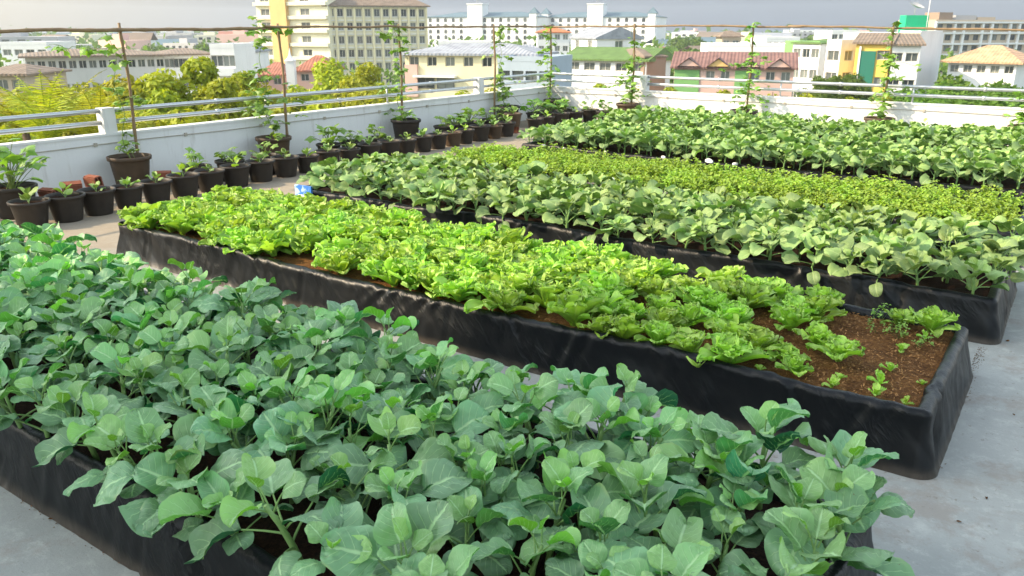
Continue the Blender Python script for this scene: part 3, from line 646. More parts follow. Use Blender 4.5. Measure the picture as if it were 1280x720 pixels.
# trailing shoots along the top bamboo near the left edge
for k,(y,lab) in enumerate([(5.45,'leafy shoots hanging on the bamboo crossbar left of the nearest pole'),(8.25,'leafy shoots twining at the top of the second bamboo pole'),(11.0,'leafy shoots twining at the top of the third bamboo pole')]):
    rnd=np.random.default_rng(780+k);gs,gl=G(),G();p=[Vector((0,-.35,.02))];
    for q in range(14):p.append(p[-1]+Vector((rnd.normal(0,.015),.05,rnd.normal(0,.02))))
    gs.tube(p,.004,4)
    for q in range(22 if k==0 else 16):
        b_=p[rnd.integers(len(p))];e=petiole(gs,b_,rnd.uniform(0,6),.07,.2,-.9,.002,.0015,3,2);lobed_leaf(gl,e,rnd.uniform(0,6),rnd.uniform(.08,.16),R(rnd.uniform(-60,10)),rnd,0,rnd.uniform(0,1))
    t=thing('climbing_shoots',lab,'climbing plant',(LX+.05,y,1.93-.14*(k==0)));ob('stem',gs.mesh('stem',M['vstem']),t);ob('foliage',gl.mesh('foliage',M['vine']),t)

# ------------------------------------------------------------------ trees
def treemat(name,a,b,tr):
    n=N(name);c=n.coord();t=n.attr();col=n.mix(t,a,b);col=n.mix(n.math('MULTIPLY',n.noise(.8,3,.6,c),.4),col,tuple(x*1.25 for x in b))
    oi=n.n('ObjectInfo').outputs['Random'];hs=n.n('HueSaturation');n.t.links.new(col,hs.inputs['Color']);n.set(hs.inputs['Hue'],n.math('ADD',.48,n.math('MULTIPLY',oi,.035)));n.set(hs.inputs['Value'],n.math('ADD',.8,n.math('MULTIPLY',oi,.4)))
    b_=n.bsdf(hs.outputs[0],.6,.25,finish=False);n.translucent(b_,n.mix(1.,hs.outputs[0],tr,'MULTIPLY'),.35);return n.mat
M['tree_y']=treemat('yellow_green_foliage',(.16,.22,.015),(.40,.43,.035),(1.3,1.2,.5))  # greens yellowed to carry the warm light over the left trees
M['tree_g']=treemat('green_foliage',(.05,.115,.018),(.14,.23,.035),(1.3,1.4,.5))
M['bark']=simple('bark',(.13,.09,.06),.9,.3,5.)
def crown(seed,n,R_,flat,leaf,mat,nb=16,sparse=.0):
    rnd=np.random.default_rng(seed)
    bl=[];
    for i in range(nb):
        d=rnd.normal(0,1,3);d/=np.linalg.norm(d);r=R_*rnd.uniform(.12,.74);bl.append((d*np.array([r,r,r*flat]),R_*rnd.uniform(.18,.36)))
    ci=rnd.integers(0,nb,n);C=np.array([bl[i][0] for i in ci]);rad=np.array([bl[i][1] for i in ci])
    d=rnd.normal(0,1,(n,3));d/=np.linalg.norm(d,axis=1)[:,None];q=rnd.uniform(.35,1.08,(n,1))**.5
    c=C+d*rad[:,None]*q*np.array([1,1,.85])
    nr=d*.8+rnd.normal(0,.6,(n,3))+np.array([0,0,.35]);nr/=np.linalg.norm(nr,axis=1)[:,None]
    e=np.cross(nr,rnd.normal(0,1,(n,3)));e/=np.linalg.norm(e,axis=1)[:,None];f=np.cross(nr,e)
    s_=leaf*rnd.uniform(.6,1.4,(n,1))
    V=np.stack([c-e*s_,c-f*s_*.5+nr*s_*.12,c+e*s_,c+f*s_*.5-nr*s_*.1],1).reshape(-1,3)
    g=G();g.quads(V,np.arange(4*n).reshape(n,4),np.repeat(rnd.uniform(0,1,n)*.6+.4*rnd.random(nb)[ci],4));
    return g.mesh('crown',mat,False),bl
def trunkm(seed,H,R_,bl):
    rnd=np.random.default_rng(seed);g=G();r=R_*.07
    g.tube([(0,0,0),(rnd.normal(0,.1),rnd.normal(0,.1),H*.4),(rnd.normal(0,.2),rnd.normal(0,.2),H*.8),(0,0,H)],[r*1.3,r,r*.75,r*.5],8)
    for c,q in bl[:9]:
        e=Vector(c)+Vector((0,0,H));s_=Vector((0,0,H*rnd.uniform(.55,.9)));m=(s_+e)/2+Vector((0,0,-.2));g.tube([s_,m,e],[r*.5,r*.35,r*.12],6)
    return g.mesh('trunk',M['bark'])
TV={}
for key,(mt,n,leaf) in {'y':('tree_y',15000,.135),'g':('tree_g',15000,.135)}.items():
    TV[key]=[]
    for k in range(3):
        cm,bl=crown(800+k+10*(key=='g'),n,3.2,.85,leaf,M[mt],30);TV[key].append((cm,trunkm(k,9.,3.2,bl)))
def tree(px,py,D,Rr,key,lab,grp='trees below the roof',name='broadleaf_tree',cat='tree'):
    # crown top at bearing px, elevation py ; the trunk stands on the town ground
    Rr*=1.3;p=P(px,py,D);s_=Rr/3.2;cm,tm=rr.choice(TV[key]);zc=p.z-Rr*.93
    t=thing(name,lab,cat,(p.x,p.y,GZ),rr.uniform(0,6),1,grp)
    H=zc-GZ
    ob('crown',cm,t,(0,0,H),0,s_);ob('trunk',tm,t,(0,0,0),0,(s_,s_,H/9.))
for px,py,D,r_,lab in [(222,52,37,3.0,'tall rounded yellow green tree rising highest behind the left wall'),(172,74,36,2.9,'yellow green tree just left of the tallest one'),(262,80,36,2.5,'yellow green tree overlapping the right side of the tallest one'),(108,76,40,3.6,'broad yellow green tree above the palm fronds'),(62,88,42,3.2,'yellow green tree behind the palms near the left edge'),
   (140,88,30,2.4,'yellow green tree close behind the first white pillar'),(192,94,29,2.4,'low yellow green tree under the tallest one'),(282,74,46,2.8,'tall thin-leaved tree before the white balconies'),(28,92,36,3.0,'yellow green tree at the left edge behind the palms'),(322,78,50,2.6,'yellow green tree left of the white spire'),(300,84,40,2.4,'yellow green tree behind the second bamboo pole'),(345,100,46,2.6,'low tree under the cream hotel left of its red roof'),(385,92,50,2.6,'yellow green tree in front of the small red roof')]:
    tree(px,py,D,r_,'y',lab)
for px,py,D,r_,lab in [(425,58,62,3.6,'olive brown tree in front of the cream hotel, left half'),(450,66,60,3.0,'olive green tree in front of the cream hotel, right half')]: tree(px,py,D,r_,'y',lab)
for k,(px,py,D,r_) in enumerate([(-40,118,24,2.6),(10,122,26,2.4),(150,122,20,2.),(205,118,22,2.3),(262,112,22,2.2),(320,112,24,2.2),(375,108,26,2.3),(425,104,30,2.3),(470,104,34,2.4),(100,126,22,2.2),(-110,110,30,3)]):
    tree(px,py,D,r_,'y','yellow green treetop pressed close behind the left wall and its rails','treetops just behind the left wall')
for k,(px,py,D,r_) in enumerate([(520,108,50,2.2),(565,104,55,2),(610,102,55,2),(660,100,52,2.),(705,97,48,1.9),(750,96,52,2),(800,97,52,2.),(845,101,48,1.8),(900,104,48,1.8),(955,107,48,1.8),(1010,108,48,1.8),(1065,110,46,1.8),(1115,111,44,1.8)]):
    tree(px,py,D,r_,'y','low green treetop in the strip under the rails, in front of the houses','treetops under the far rails')
for px,py,D,r_,lab in [(1032,88,85,2.2,'small pointed tree before the white block with green strip'),(1065,84,85,2.0,'small tree between the white block and the yellow facade'),(1215,75,66,5.0,'broad green tree under the tan hipped roof'),(1162,84,64,4.2,'broad green tree right of the white and yellow building'),(1275,80,62,4.6,'broad green tree at the right edge below the apartment block'),(1120,100,60,2.5,'low green tree at the foot of the white and yellow building'),(1245,92,52,3.2,'green tree close under the rails at the right edge'),(1185,98,54,3.,'green tree nearest the rails below the tan roof')]:
    tree(px,py,D,r_,'g',lab)
for px,py,D,r_,lab in [(868,35,330,9,'dark round tree standing above the distant town'),(840,50,200,6,'dark green tree left of the maroon roofs'),(858,56,190,6,'dark green tree directly above the maroon roofs'),(828,52,210,5,'dark green tree beside the white hotel'),(288,44,260,8,'yellowish tree left of the cream hotel'),(255,46,290,8,'distant tree on the left skyline'),(190,48,300,7,'distant tree behind the long brown roof'),(30,50,300,8,'distant tree at the left edge of the skyline'),(672,62,150,3,'small tree between grey and green roofs')]:
    tree(px,py,D,r_,'g',lab,'distant trees')
# palms
def palm(px,py,D,lab,seed):
    rnd=np.random.default_rng(seed);p=P(px,py,D);H=p.z-GZ-1.4;t=thing('palm_tree',lab,'palm',(p.x,p.y,GZ),0,1,'palms by the left wall')
    g=G();g.tube([(0,0,0),(.1,0,H*.5),(0,0,H)],[.16,.12,.1],8);ob('trunk',g.mesh('trunk',M['bark']),t)
    g=G()
    for i in range(16):
        az=rnd.uniform(0,6.28);L=rnd.uniform(1.6,2.3);th0=R(rnd.uniform(45,85));v,th,x,z=bend(L,15,th0,R(rnd.uniform(50,110)))
        pts=[Vector((x[k]*math.cos(az),x[k]*math.sin(az),H+z[k])) for k in range(15)];g.tube(pts,[.02*(1-.8*k/14) for k in range(15)],4)
        for k in range(2,15):
            for sd in(-1,1):
                for f_ in(0,.5):
                    a=pts[k-1].lerp(pts[k],f_);d=(pts[k]-pts[k-1]).normalized();s_=Vector((-math.sin(az),math.cos(az),0))*sd
                    e=a+(s_*.8+d*.6+Vector((0,0,-.35)))*.42*math.sin(PI*min(1,k/15+.1))+Vector(rnd.normal(0,.02,3));w=d*.022
                    g.quads([a-w,a+w,e+w*.3,e-w*.3],[(0,1,2,3)],rnd.uniform(0,1))
    ob('fronds',g.mesh('fronds',M['tree_y'],False),t)
palm(20,100,22,'feathery palm at the left edge behind the wall',1);palm(50,106,20,'feathery palm second from the left edge',2);palm(78,102,23,'feathery palm left of the nearest bamboo pole',3);palm(120,116,19,'lower feathery palm behind the first white pillar',4)

# ------------------------------------------------------------------ the town
def bw(name,c,var=.1): 
    n=N(name);co_=n.coord();f=n.noise(.5,5,.65,n.scalev(co_,(1,1,.4)));d=n.noise(2.5,4,.7,n.scalev(co_,(1,1,.15)))
    cc=n.mix(n.math('MULTIPLY',n.step(f,.4,.75),.3),c,tuple(x*.72 for x in c));cc=n.mix(n.math('MULTIPLY',n.step(d,.55,.75),.3),cc,tuple(x*.6 for x in c))
    n.bsdf(cc,.8,.2);return n.mat
def roofm(name,c):
    n=N(name);co_=n.coord();sep=n.n('SeparateXYZ');n.t.links.new(co_,sep.inputs[0])
    a=n.math('SINE',n.math('MULTIPLY',sep.outputs[0],14.));f=n.noise(.9,5,.6,co_)
    cc=n.mix(n.step(f,.35,.7),c,tuple(x*.68 for x in c));n.bsdf(cc,.7,.3,n.bump(a,.5,.05));return n.mat
W_={'cream':bw('cream_render',(.80,.75,.56)),'cream2':bw('pale_yellow_render',(.76,.68,.44)),'orange':bw('ochre_render',(.72,.48,.20)),'white':bw('white_render',(.80,.80,.79)),'grey':bw('grey_render',(.42,.42,.42)),
    'bluegrey':bw('blue_grey_render',(.40,.47,.54)),'green':bw('green_render',(.20,.40,.14)),'pink':bw('pink_render',(.62,.42,.36)),'yellow':bw('yellow_render',(.80,.55,.12)),'tan':bw('tan_render',(.48,.40,.30)),'tan2':bw('pale_grey_render',(.56,.56,.54)),'brown':bw('brown_render',(.30,.22,.16)),'teal':bw('teal_panel',(.03,.17,.12)),
    'emerald':bw('emerald_screen',(.02,.42,.20))}
RF={'grey':roofm('grey_roof',(.33,.35,.39)),'green':roofm('green_roof',(.13,.22,.06)),'maroon':roofm('maroon_tiles',(.25,.14,.12)),'brown':roofm('brown_roof',(.25,.19,.14)),'tan':roofm('tan_tiles',(.62,.38,.22)),'orange':roofm('orange_tiles',(.62,.20,.08)),'teal':roofm('blue_teal_roof',(.13,.20,.24)),'red':roofm('dull_red_tiles',(.40,.16,.10)),'white':roofm('white_metal_roof',(.7,.7,.7))}
n=N('window_glass');c=n.coord();n.bsdf(n.mix(n.n('ObjectInfo').outputs['Random'],(.02,.03,.035),(.22,.24,.22)),.12,.6);M['glass']=n.mat
M['frame']=bw('window_frame',(.55,.53,.48));M['dframe']=bw('dark_frame',(.12,.12,.12))
def wall_open(g,o,u,n_,W,z0,z1,ops,m=0,th=.3):
    o=np.array(o,float);u=np.array(u,float);n_=np.array(n_,float)
    xs=sorted({0,W,*[a for q in ops for a in q[:2]]});zs=sorted({z0,z1,*[a for q in ops for a in q[2:]]})
    pt=lambda x,z,d=0:o+u*x+np.array([0,0,z])-n_*d
    # one run of columns between openings keeps the face count low
    for a,b in zip(xs[:-1],xs[1:]):
        cut=sorted([(q[2],q[3]) for q in ops if q[0]<=a+1e-6 and q[1]>=b-1e-6]);lo=z0
        for c,d in cut+[(z1,z1)]:
            if c-lo>1e-4:g.quads([pt(a,lo),pt(b,lo),pt(b,c),pt(a,c)],[(0,1,2,3)],0,m)
            lo=d
    for (a,b,c,d) in ops:
        for A,B_ in (((a,c),(b,c)),((b,c),(b,d)),((b,d),(a,d)),((a,d),(a,c))):
            g.quads([pt(*A),pt(*B_),pt(*B_,th),pt(*A,th)],[(0,1,2,3)],0,m)
def win_mesh(w,h,arch=False,fr='frame',sill=0):
    g=G();g.quads([(-w/2,0,0),(w/2,0,0),(w/2,0,h),(-w/2,0,h)],[(0,1,2,3)],0,0)
    t=min(w,h)*.07
    for a in ((-w/2,-w/2+t,0,h),(w/2-t,w/2,0,h),(-t/2,t/2,0,h)):g.box(a[0],a[1],-.06,-.002,a[2],a[3],1)
    for a in ((-w/2+t,-t/2,0,t),(t/2,w/2-t,0,t),(-w/2+t,-t/2,h-t,h),(t/2,w/2-t,h-t,h)):g.box(a[0],a[1],-.055,-.003,a[2],a[3],1)
    if sill:g.box(-w/2-.15,w/2+.15,-.22-sill,-.226,-.16,-.02,2)
    if arch:
        r0=w/2
        g.grid([[(r*math.cos(k*PI/8),y_,h+r*math.sin(k*PI/8)) for k in range(9)] for r,y_ in ((.05,-.24),(r0,-.24))],None,0,0)
        g.grid([[(r*math.cos(k*PI/8),y_,h+r*math.sin(k*PI/8)) for k in range(9)] for r,y_ in ((r0,-.223),(r0,-.37),(r0*1.25,-.37),(r0*1.25,-.223))],None,0,2)
    return g.mesh('window',[M['glass'],M[fr],W_['white']],False)
def building(name,lab,cat,pL,pR,DL,DR,top,depth,wall,cols=0,rows=0,fh=3.1,ww=1.4,wh=1.5,first=.9,roof=None,rh=1.8,over=.6,sidecols=0,arch=False,z0=None,parapet=.5,grp=None,skip=(),colx=None,sill=.0,hip=True,bands=False,fr='frame'):
    a=P(pL,top,DL);b=P(pR,top,DR);zt=(a.z+b.z)/2-GZ;base=0 if z0 is None else z0-GZ
    d=Vector((b.x-a.x,b.y-a.y,0));W=d.length;rz=math.atan2(d.y,d.x)
    t=thing(name,lab,cat,(a.x,a.y,GZ),rz,1,grp)
    xs=colx if colx else [(i+.5)*W/cols for i in range(cols)] if cols else []
    ops=[];
    for r_ in range(rows):
        z=zt-first-r_*fh
        if z-wh<base+.3:break
        for i,x in enumerate(xs):
            if (i,r_) in skip:continue
            ops.append((x-ww/2,x+ww/2,z-wh,z))
    g=G();wall_open(g,(0,0,0),(1,0,0),(0,-1,0),W,base,zt,ops)
    ys=[(i+.5)*depth/sidecols for i in range(sidecols)] if sidecols else []
    sops=[(y-ww/2,y+ww/2,zt-first-r_*fh-wh,zt-first-r_*fh) for r_ in range(rows) for y in ys if zt-first-r_*fh-wh>base+.3]
    wall_open(g,(0,depth,0),(0,-1,0),(-1,0,0),depth,base,zt,[(depth-q[1],depth-q[0],q[2],q[3]) for q in sops])
    wall_open(g,(W,0,0),(0,1,0),(1,0,0),depth,base,zt,sops)
    wall_open(g,(W,depth,0),(-1,0,0),(0,1,0),W,base,zt,[])
    g.quads([(0,0,zt),(W,0,zt),(W,depth,zt),(0,depth,zt)],[(0,1,2,3)])
    ob('wall',g.mesh('wall',W_[wall],False),t)
    if bands:
        g=G()
        for r_ in range(rows+1):
            z=zt-first-r_*fh+.35;g.box(-.12,W+.12,-.28,-.003,z,z+.16)
        ob('cornice_bands',g.mesh('cornice_bands',W_['white'],False),t)
    if ops or sops:
        wm=win_mesh(ww-.004,wh-.004,arch,fr,sill);cnt=0
        for q in ops:
            if cnt>=99:break
            ob('window',wm,t,((q[0]+q[1])/2,.22,q[2]+.002));cnt+=1
        for q in sops:
            if cnt>=98:break
            ob('window',wm,t,(W-.22,(q[0]+q[1])/2,q[2]+.002),PI/2);cnt+=1
            ob('window',wm,t,(.22,(q[0]+q[1])/2,q[2]+.002),-PI/2);cnt+=1
    if roof:
        o_=over;g=G();z=zt+.003;x0,x1,y0,y1=-o_,W+o_,-o_,depth+o_;k=min(W,depth)/2 if hip else -.0
        ym=(y0+y1)/2
        V=[(x0,y0,z),(x1,y0,z),(x1,y1,z),(x0,y1,z),(x0+k,ym,z+rh),(x1-k,ym,z+rh)]
        g.quads([V[0],V[1],V[5],V[4]],[(0,1,2,3)]);g.quads([V[2],V[3],V[4],V[5]],[(0,1,2,3)])
        g.quads([V[1],V[2],V[5],V[5]+np.array((0,0,1e-3))],[(0,1,2,3)]);g.quads([V[3],V[0],V[4],V[4]+np.array((0,0,1e-3))],[(0,1,2,3)])
        g.box(x0,x1,y0,y1,z-.22,z-.005)
        ob('roof',g.mesh('roof',RF[roof],False),t)
    elif parapet:
        g=G();e=.2
        for q in((0-.02,W+.02,-.02,e),(0-.02,W+.02,depth-e,depth+.02),(-.02,e,e+.001,depth-e-.001),(W-e,W+.02,e+.001,depth-e-.001)):g.box(*q,zt+.003,zt+parapet)
        ob('roof_parapet',g.mesh('roof_parapet',W_[wall],False),t)
    t['_w']=W;t['_h']=zt
    return t
def addbox(t,name,x0,x1,y0,y1,z0,z1,mat): g=G();g.box(x0,x1,y0,y1,z0,z1);return ob(name,g.mesh(name,mat,False),t)

# cream hotel
h=building('hotel','large cream hotel with ochre stair tower, left wing','building',318,408,208,200,-12,4,'cream',0,9,3.1,2.6,1.5,1.0,colx=[2.6,14.2],grp='cream hotel wings',sill=.1)
W=h['_w'];H=h['_h']
addbox(h,'stair_tower',5.,9.6,-1.2,-.01,0,H+1,W_['orange'])
for r_ in range(9):
    z=H-1-3.1*r_-2.4;addbox(h,'balcony',-.3,4.9,-.8,-.01,z,z+.8,W_['cream']);addbox(h,'balcony',9.7,W-.05,-.8,-.01,z,z+.8,W_['cream'])
h=building('hotel','large cream hotel wing of columned balconies under a brown roof','building',407,532,201,208,7,18,'cream',11,8,3.1,1.35,1.75,.75,'brown',4.6,1.0,grp='cream hotel wings',sill=.25,bands=True)
W=h['_w'];H=h['_h']
for i in range(12):
    x=i*W/11;addbox(h,'column',x-.22,x+.22,-.6,-.29,H-27,H-.4,W_['cream2'])
# white hotel with arched windows, two blocks
for (pl,pr,lab,cx_) in((533,672,'white hotel block with arched windows and a blue grey roof, left one',596),(676,821,'white hotel block with arched windows and a blue grey roof, right one',746)):
    h=building('white_hotel',lab,'building',pl,pr,485,462,21,30,'white',14,6,3.1,1.9,1.4,1.4,'teal',2.8,.6,arch=True,grp='white hotel blocks',fr='dframe')
    W=h['_w'];H=h['_h'];x=(cx_-pl)/(pr-pl)*W
    a=addbox(h,'lift_tower',x-4.4,x+4.4,-1.,8,0,H+6.5,W_['white']);addbox(h,'tower_cap',x-4.8,x+4.8,-1.4,8.4,H+6.51,H+7.1,W_['white'])
    for xx in ((W-2.6,) if pl<600 else (2.6,W-2.6)):
        addbox(h,'corner_turret',xx-2.,xx+2.,-.6,5,0,H+1.6,W_['white']);g=G();g.grid([[(xx+q*math.cos(k*PI/2+PI/4),2+q*math.sin(k*PI/2+PI/4),z) for k in range(4)] for q,z in((4.,H+1.61),(.05,H+5))],None,0,0,True);ob('turret_roof',g.mesh('turret_roof',RF['teal'],False),h)
    g=G();g.tube([(x,2,H+7),(x,2,H+11)],.15,6);g.tube([(x,2,H+9),(x+.8,1.4,H+9.3)],[.1,1.2],10);ob('dish',g.mesh('dish',W_['grey']),h)
# cream house with grey roof
h=building('house','long pale yellow house with a flat grey roof and green glazed shopfront','building',506,668,92,88,67,9,'cream2',7,1,3,1.1,1.,.35,'grey',1.0,.5,grp=None)
H=h['_h'];W=h['_w']
wm=win_mesh(2.0,1.1,False,'dframe')
for x in(2.4,4.7):ob('shop_window',wm,h,(x,-.08,H-3.7))
addbox(h,'shop_canopy',1.2,6.,-.9,-.01,H-2.5,H-2.3,W_['white']);addbox(h,'entrance_frame',.05,1.5,-.35,-.01,H-4.6,H-1.2,W_['pink'])
building('house','blue grey annex with teal window strip beside the pale yellow house','building',622,690,84,82,77,7,'bluegrey',4,2,2.4,1.2,.9,.9,fr='dframe')
building('house','small grey hip-roofed house right of the long pale yellow one','building',640,682,110,110,68,8,'tan',2,1,3,1.,1.,.5,'grey',1.2,.5)
building('house','white house with a clerestory low behind the yellow house roof','building',548,612,150,150,55,8,'white',3,1,3,1.2,1.,.5)
# orange roofs, gabled white house, green roof
building('house','house with a bright orange tiled roof before the white hotel','building',672,712,230,230,40,10,'white',4,2,3,1.4,1.4,.6,'orange',1.3,.5)
building('house','tall white house with a grey gable roof behind the green roof','building',714,746,160,150,47,9,'white',2,2,3.4,1.6,1.6,.5,'grey',1.9,.4,hip=False,sidecols=1)
h=building('house','low house with a wide green corrugated roof and brown end wall','building',708,808,125,118,74,9,'white',5,1,3,1.8,1.1,.5,'green',1.6,.7,hip=False)
building('house','brown gable building joined to the green roof','building',806,833,118,120,70,9,'brown',0,0,roof='brown',rh=1.1,over=.2)
# maroon terrace
h=building('row_house','terrace with maroon tiled roof, small gables and green and pink fronts','building',843,993,108,104,84,9,'pink',8,2,2.9,1.1,1.2,.5,'maroon',1.75,.5,hip=False)
H=h['_h'];W=h['_w']
for i in range(4):
    x=(i+.5)*W/4;z=H+.1
    for k,(r_,z_) in enumerate(((1.3,z),)):
        g=G();V=[(x-r_,-.75,z),(x+r_,-.75,z),(x,-.75,z+.9),(x-r_,2.2,z+.0),(x+r_,2.2,z),(x,2.4,z+.9)]
        g.quads([V[0],V[1],V[2],V[2]],[(0,1,2,3)]);ob('gable_front',g.mesh('gable_front',W_['orange' if i==1 else 'pink'],False),h)
        g=G();e=.25;g.quads([(x-r_-e,-1,z-.15),(x,-1,z+1.05),(x,2.6,z+1.05),(x-r_-e,2.6,z-.15)],[(0,1,2,3)]);g.quads([(x+r_+e,-1,z-.15),(x,-1,z+1.05),(x,2.6,z+1.05),(x+r_+e,2.6,z-.15)],[(0,1,2,3)]);ob('gable_roof',g.mesh('gable_roof',RF['maroon'],False),h)
addbox(h,'green_front',.05,W*.22,-.12,-.01,0,H-.4,W_['green']);addbox(h,'green_front',W*.52,W*.63,-.12,-.01,0,H-.4,W_['green'])
addbox(h,'roof_patch',W*.34,W*.50,-.55,-.50,H+.2,H+.3,RF['green'])
# white terrace + small tan hut
building('white_block','long white flat-roofed block behind the maroon terrace','building',885,998,150,148,58,14,'white',0,0,parapet=.4)
building('hut','small tan roof hut standing on the long white block','building',903,926,165,165,45,5,'tan',2,1,3,1.2,1.1,.8,'brown',1.0,.6,z0=-2.)
building('white_block','low white building with grey shutters left of the green-striped block','building',958,1000,190,190,49,12,'white',5,2,3,1.2,1.,.6)
building('white_block','pale building with a balcony roof on the skyline behind the white block','building',1040,1075,240,240,40,14,'white',4,3,3,1.6,1.3,.6)
# white blocks with green strip
building('apartment_block','white apartment block with green edged roof, left part','building',992,1026,128,124,53,10,'white',3,5,3.,1.3,1.3,.9,'green',.5,.3,sidecols=2)
g_=building('apartment_block','narrow green and grey stair strip between two white blocks','building',1024.5,1035,124.5,125,56,8,'green',1,5,3.,.6,1.2,.9)
building('apartment_block','white apartment block with blue shaded side, right of the green strip','building',1034,1052,121,119,54,12,'white',1,5,3.,1.9,1.4,1.,sidecols=3)
building('apartment_block','grey white block between the green strip and the yellow facade','building',1050,1072,126,128,56,9,'bluegrey',2,4,3.1,1.1,1.3,1.)
# yellow, teal and white building
h=building('apartment_block','yellow and white building with a tall dark green glazed panel and brown roof','building',1071,1113,112,110,53,11,'yellow',0,4,3.4,1.7,1.2,1.0,'brown',1.2,.5,colx=[3.5],hip=False)
H=h['_h'];W=h['_w'];addbox(h,'glazed_panel',.7,W*.62,-.2,-.01,0,H-1.1,W_['teal']);addbox(h,'white_edge',.45,.69,-.3,-.01,0,H-.5,W_['white'])
h=building('apartment_block','white building with brown roof joined to the yellow facade','building',1113.5,1152,110,109,55,11,'white',2,4,3.4,1.5,1.1,1.1,'brown',1.3,.5,sidecols=2,hip=False)
h=building('apartment_block','taller white building with shaded blue side behind the brown roof','building',1125,1151,122,120,41,9,'white',0,0,parapet=.3,sidecols=2,fh=3.4)
addbox(h,'yellow_front',.05,h['_w']-.05,-.12,-.01,h['_h']-4,h['_h']-.05,W_['yellow'])
h=building('apartment_block','grey white building with narrow windows left of the apartment tower','building',1156,1180,123,129,45,12,'white',2,4,3.6,.9,1.4,1.6,sidecols=1)
a=P(1141,39,124);t=thing('water_tank_screen','emerald green box standing on a roof under a satellite dish','rooftop box',(a.x,a.y,a.z-.9),YAW)
g=G();g.box(-1.7,1.6,-1,1,.35,3.1);ob('panel',g.mesh('panel',W_['emerald'],False),t);g=G()
for x in(-1.5,1.4):
    for y in(-.8,.8):g.box(x-.08,x+.08,y-.08,y+.08,0,.349)
ob('leg',g.mesh('leg',W_['grey'],False),t)
t=thing('satellite_dish','large dark mesh satellite dish on a mast above the emerald box','satellite dish',(a.x-.1,a.y,a.z+2.2),YAW);g=G();g.tube([(0,0,0),(0,0,1.1)],.05,8);ob('mast',g.mesh('mast',W_['grey']),t)
g=G();g.grid([[(r_*math.cos(k*PI/10),r_*math.sin(k*PI/10),r_*r_*.28) for k in range(20)] for r_ in(.01,.3,.6,.9,1.15)],None,0,0,True);o=ob('dish',g.mesh('dish',W_['grey']),t,(0,0,1.15));o.rotation_euler=(.35,.3,0)
g=G();g.tube([(0,0,0),(.3,0,.75)],.03,6);ob('receiver',g.mesh('receiver',W_['grey']),t,(0,0,1.15))
a=P(1157,40,121);g=G();g.tube([(0,0,0),(0,0,4.6)],.05,6);ob('antenna_mast',g.mesh('antenna_mast',W_['white']),None,tuple(a),0,1,'thin white antenna mast right of the emerald box','antenna')
# apartment tower at the right
h=building('apartment_tower','wide grey and white apartment tower with rows of green windows','building',1170,1330,250,262,27,16,'tan',14,6,3.05,2.0,1.55,.75,fr='dframe')
H=h['_h'];W=h['_w'];g=G()
for r_ in range(7):
    z=H-.75-3.05*r_+.25;g.box(-.2,W+.2,-.7,-.01,z,z+.5)
for i in range(15):
    x=i*W/14
    if i%3!=1:g.box(x-.3,x+.3,-.6,-.015,0,H-.6)
ob('balcony_slabs',g.mesh('balcony_slabs',W_['white'],False),h)
addbox(h,'lift_room',2.6,7.4,2,8,H+.01,H+2.6,W_['brown']);addbox(h,'lift_room',9.5,17,3,8,H+.01,H+1.8,W_['grey']);addbox(h,'lift_room',17.5,24,3,8,H+.01,H+1.3,W_['tan'])
building('house','house with a broad tan hipped roof right of the white building','building',1186,1272,118,112,77,9,'white',5,1,3,1.1,1.,.5,'tan',2.1,.9)
# left side
building('long_building','long pale two-storey building with a flat brown roof at the far left','building',30,205,104,112,69,12,'tan2',14,2,2.9,.9,1.0,.6,'brown',.7,.7)
building('white_block','small white block at the left edge above the brown roof','building',0,58,150,150,56,10,'white',4,1,3,1.5,1.,.8)
building('house','low tan house at the left edge below the white block','building',-30,30,85,85,92,8,'tan',3,1,3,1.2,1.,.6,'brown',.8,.5)
building('long_building','pale long building continuing right of the tall yellow tree','building',204.5,262,112.5,115,67,12,'white',5,2,2.9,1.3,1.2,.6,'brown',.6,.6)
h=building('apartment_block','white stack of balconies right of the tall yellow tree','building',262,292,108,108,60,9,'white',2,4,2.9,1.6,1.4,.9)
for r_ in range(4):
    z=h['_h']-3.4-2.9*r_;addbox(h,'balcony',-.1,1.8 if r_%2 else h['_w']+.1,-1.1,-.01,z,z+.9,W_['white'])
building('house','bluish white house between the balcony stack and the cream hotel','building',296,316,140,140,64,9,'white',2,2,3,1.3,1.2,.7,'grey',1.5,.3)
t=building('pavilion','small white pavilion with a pointed spire before the cream hotel','building',356.5,367,120,120,79,1.2,'white',0,0)
H=t['_h'];W=t['_w'];g=G();g.grid([[(W/2+q*math.cos(k*PI/4),q*math.sin(k*PI/4)+.6,z) for k in range(8)] for q,z in((.9,H+.3),(.45,H+.65),(.18,H+1.1),(.02,H+2.1))],None,0,0,True);ob('spire',g.mesh('spire',W_['white']),t)
building('house','low house with dull red roof at the foot of the cream hotel','building',370,412,122,122,88,9,'pink',2,1,3,1.2,1.,.5,'red',2.,.5)
building('house','second dull red roof left of the white pavilion','building',322,354,126,126,93,9,'pink',2,1,3,1.2,1.,.5,'red',1.6,.5)
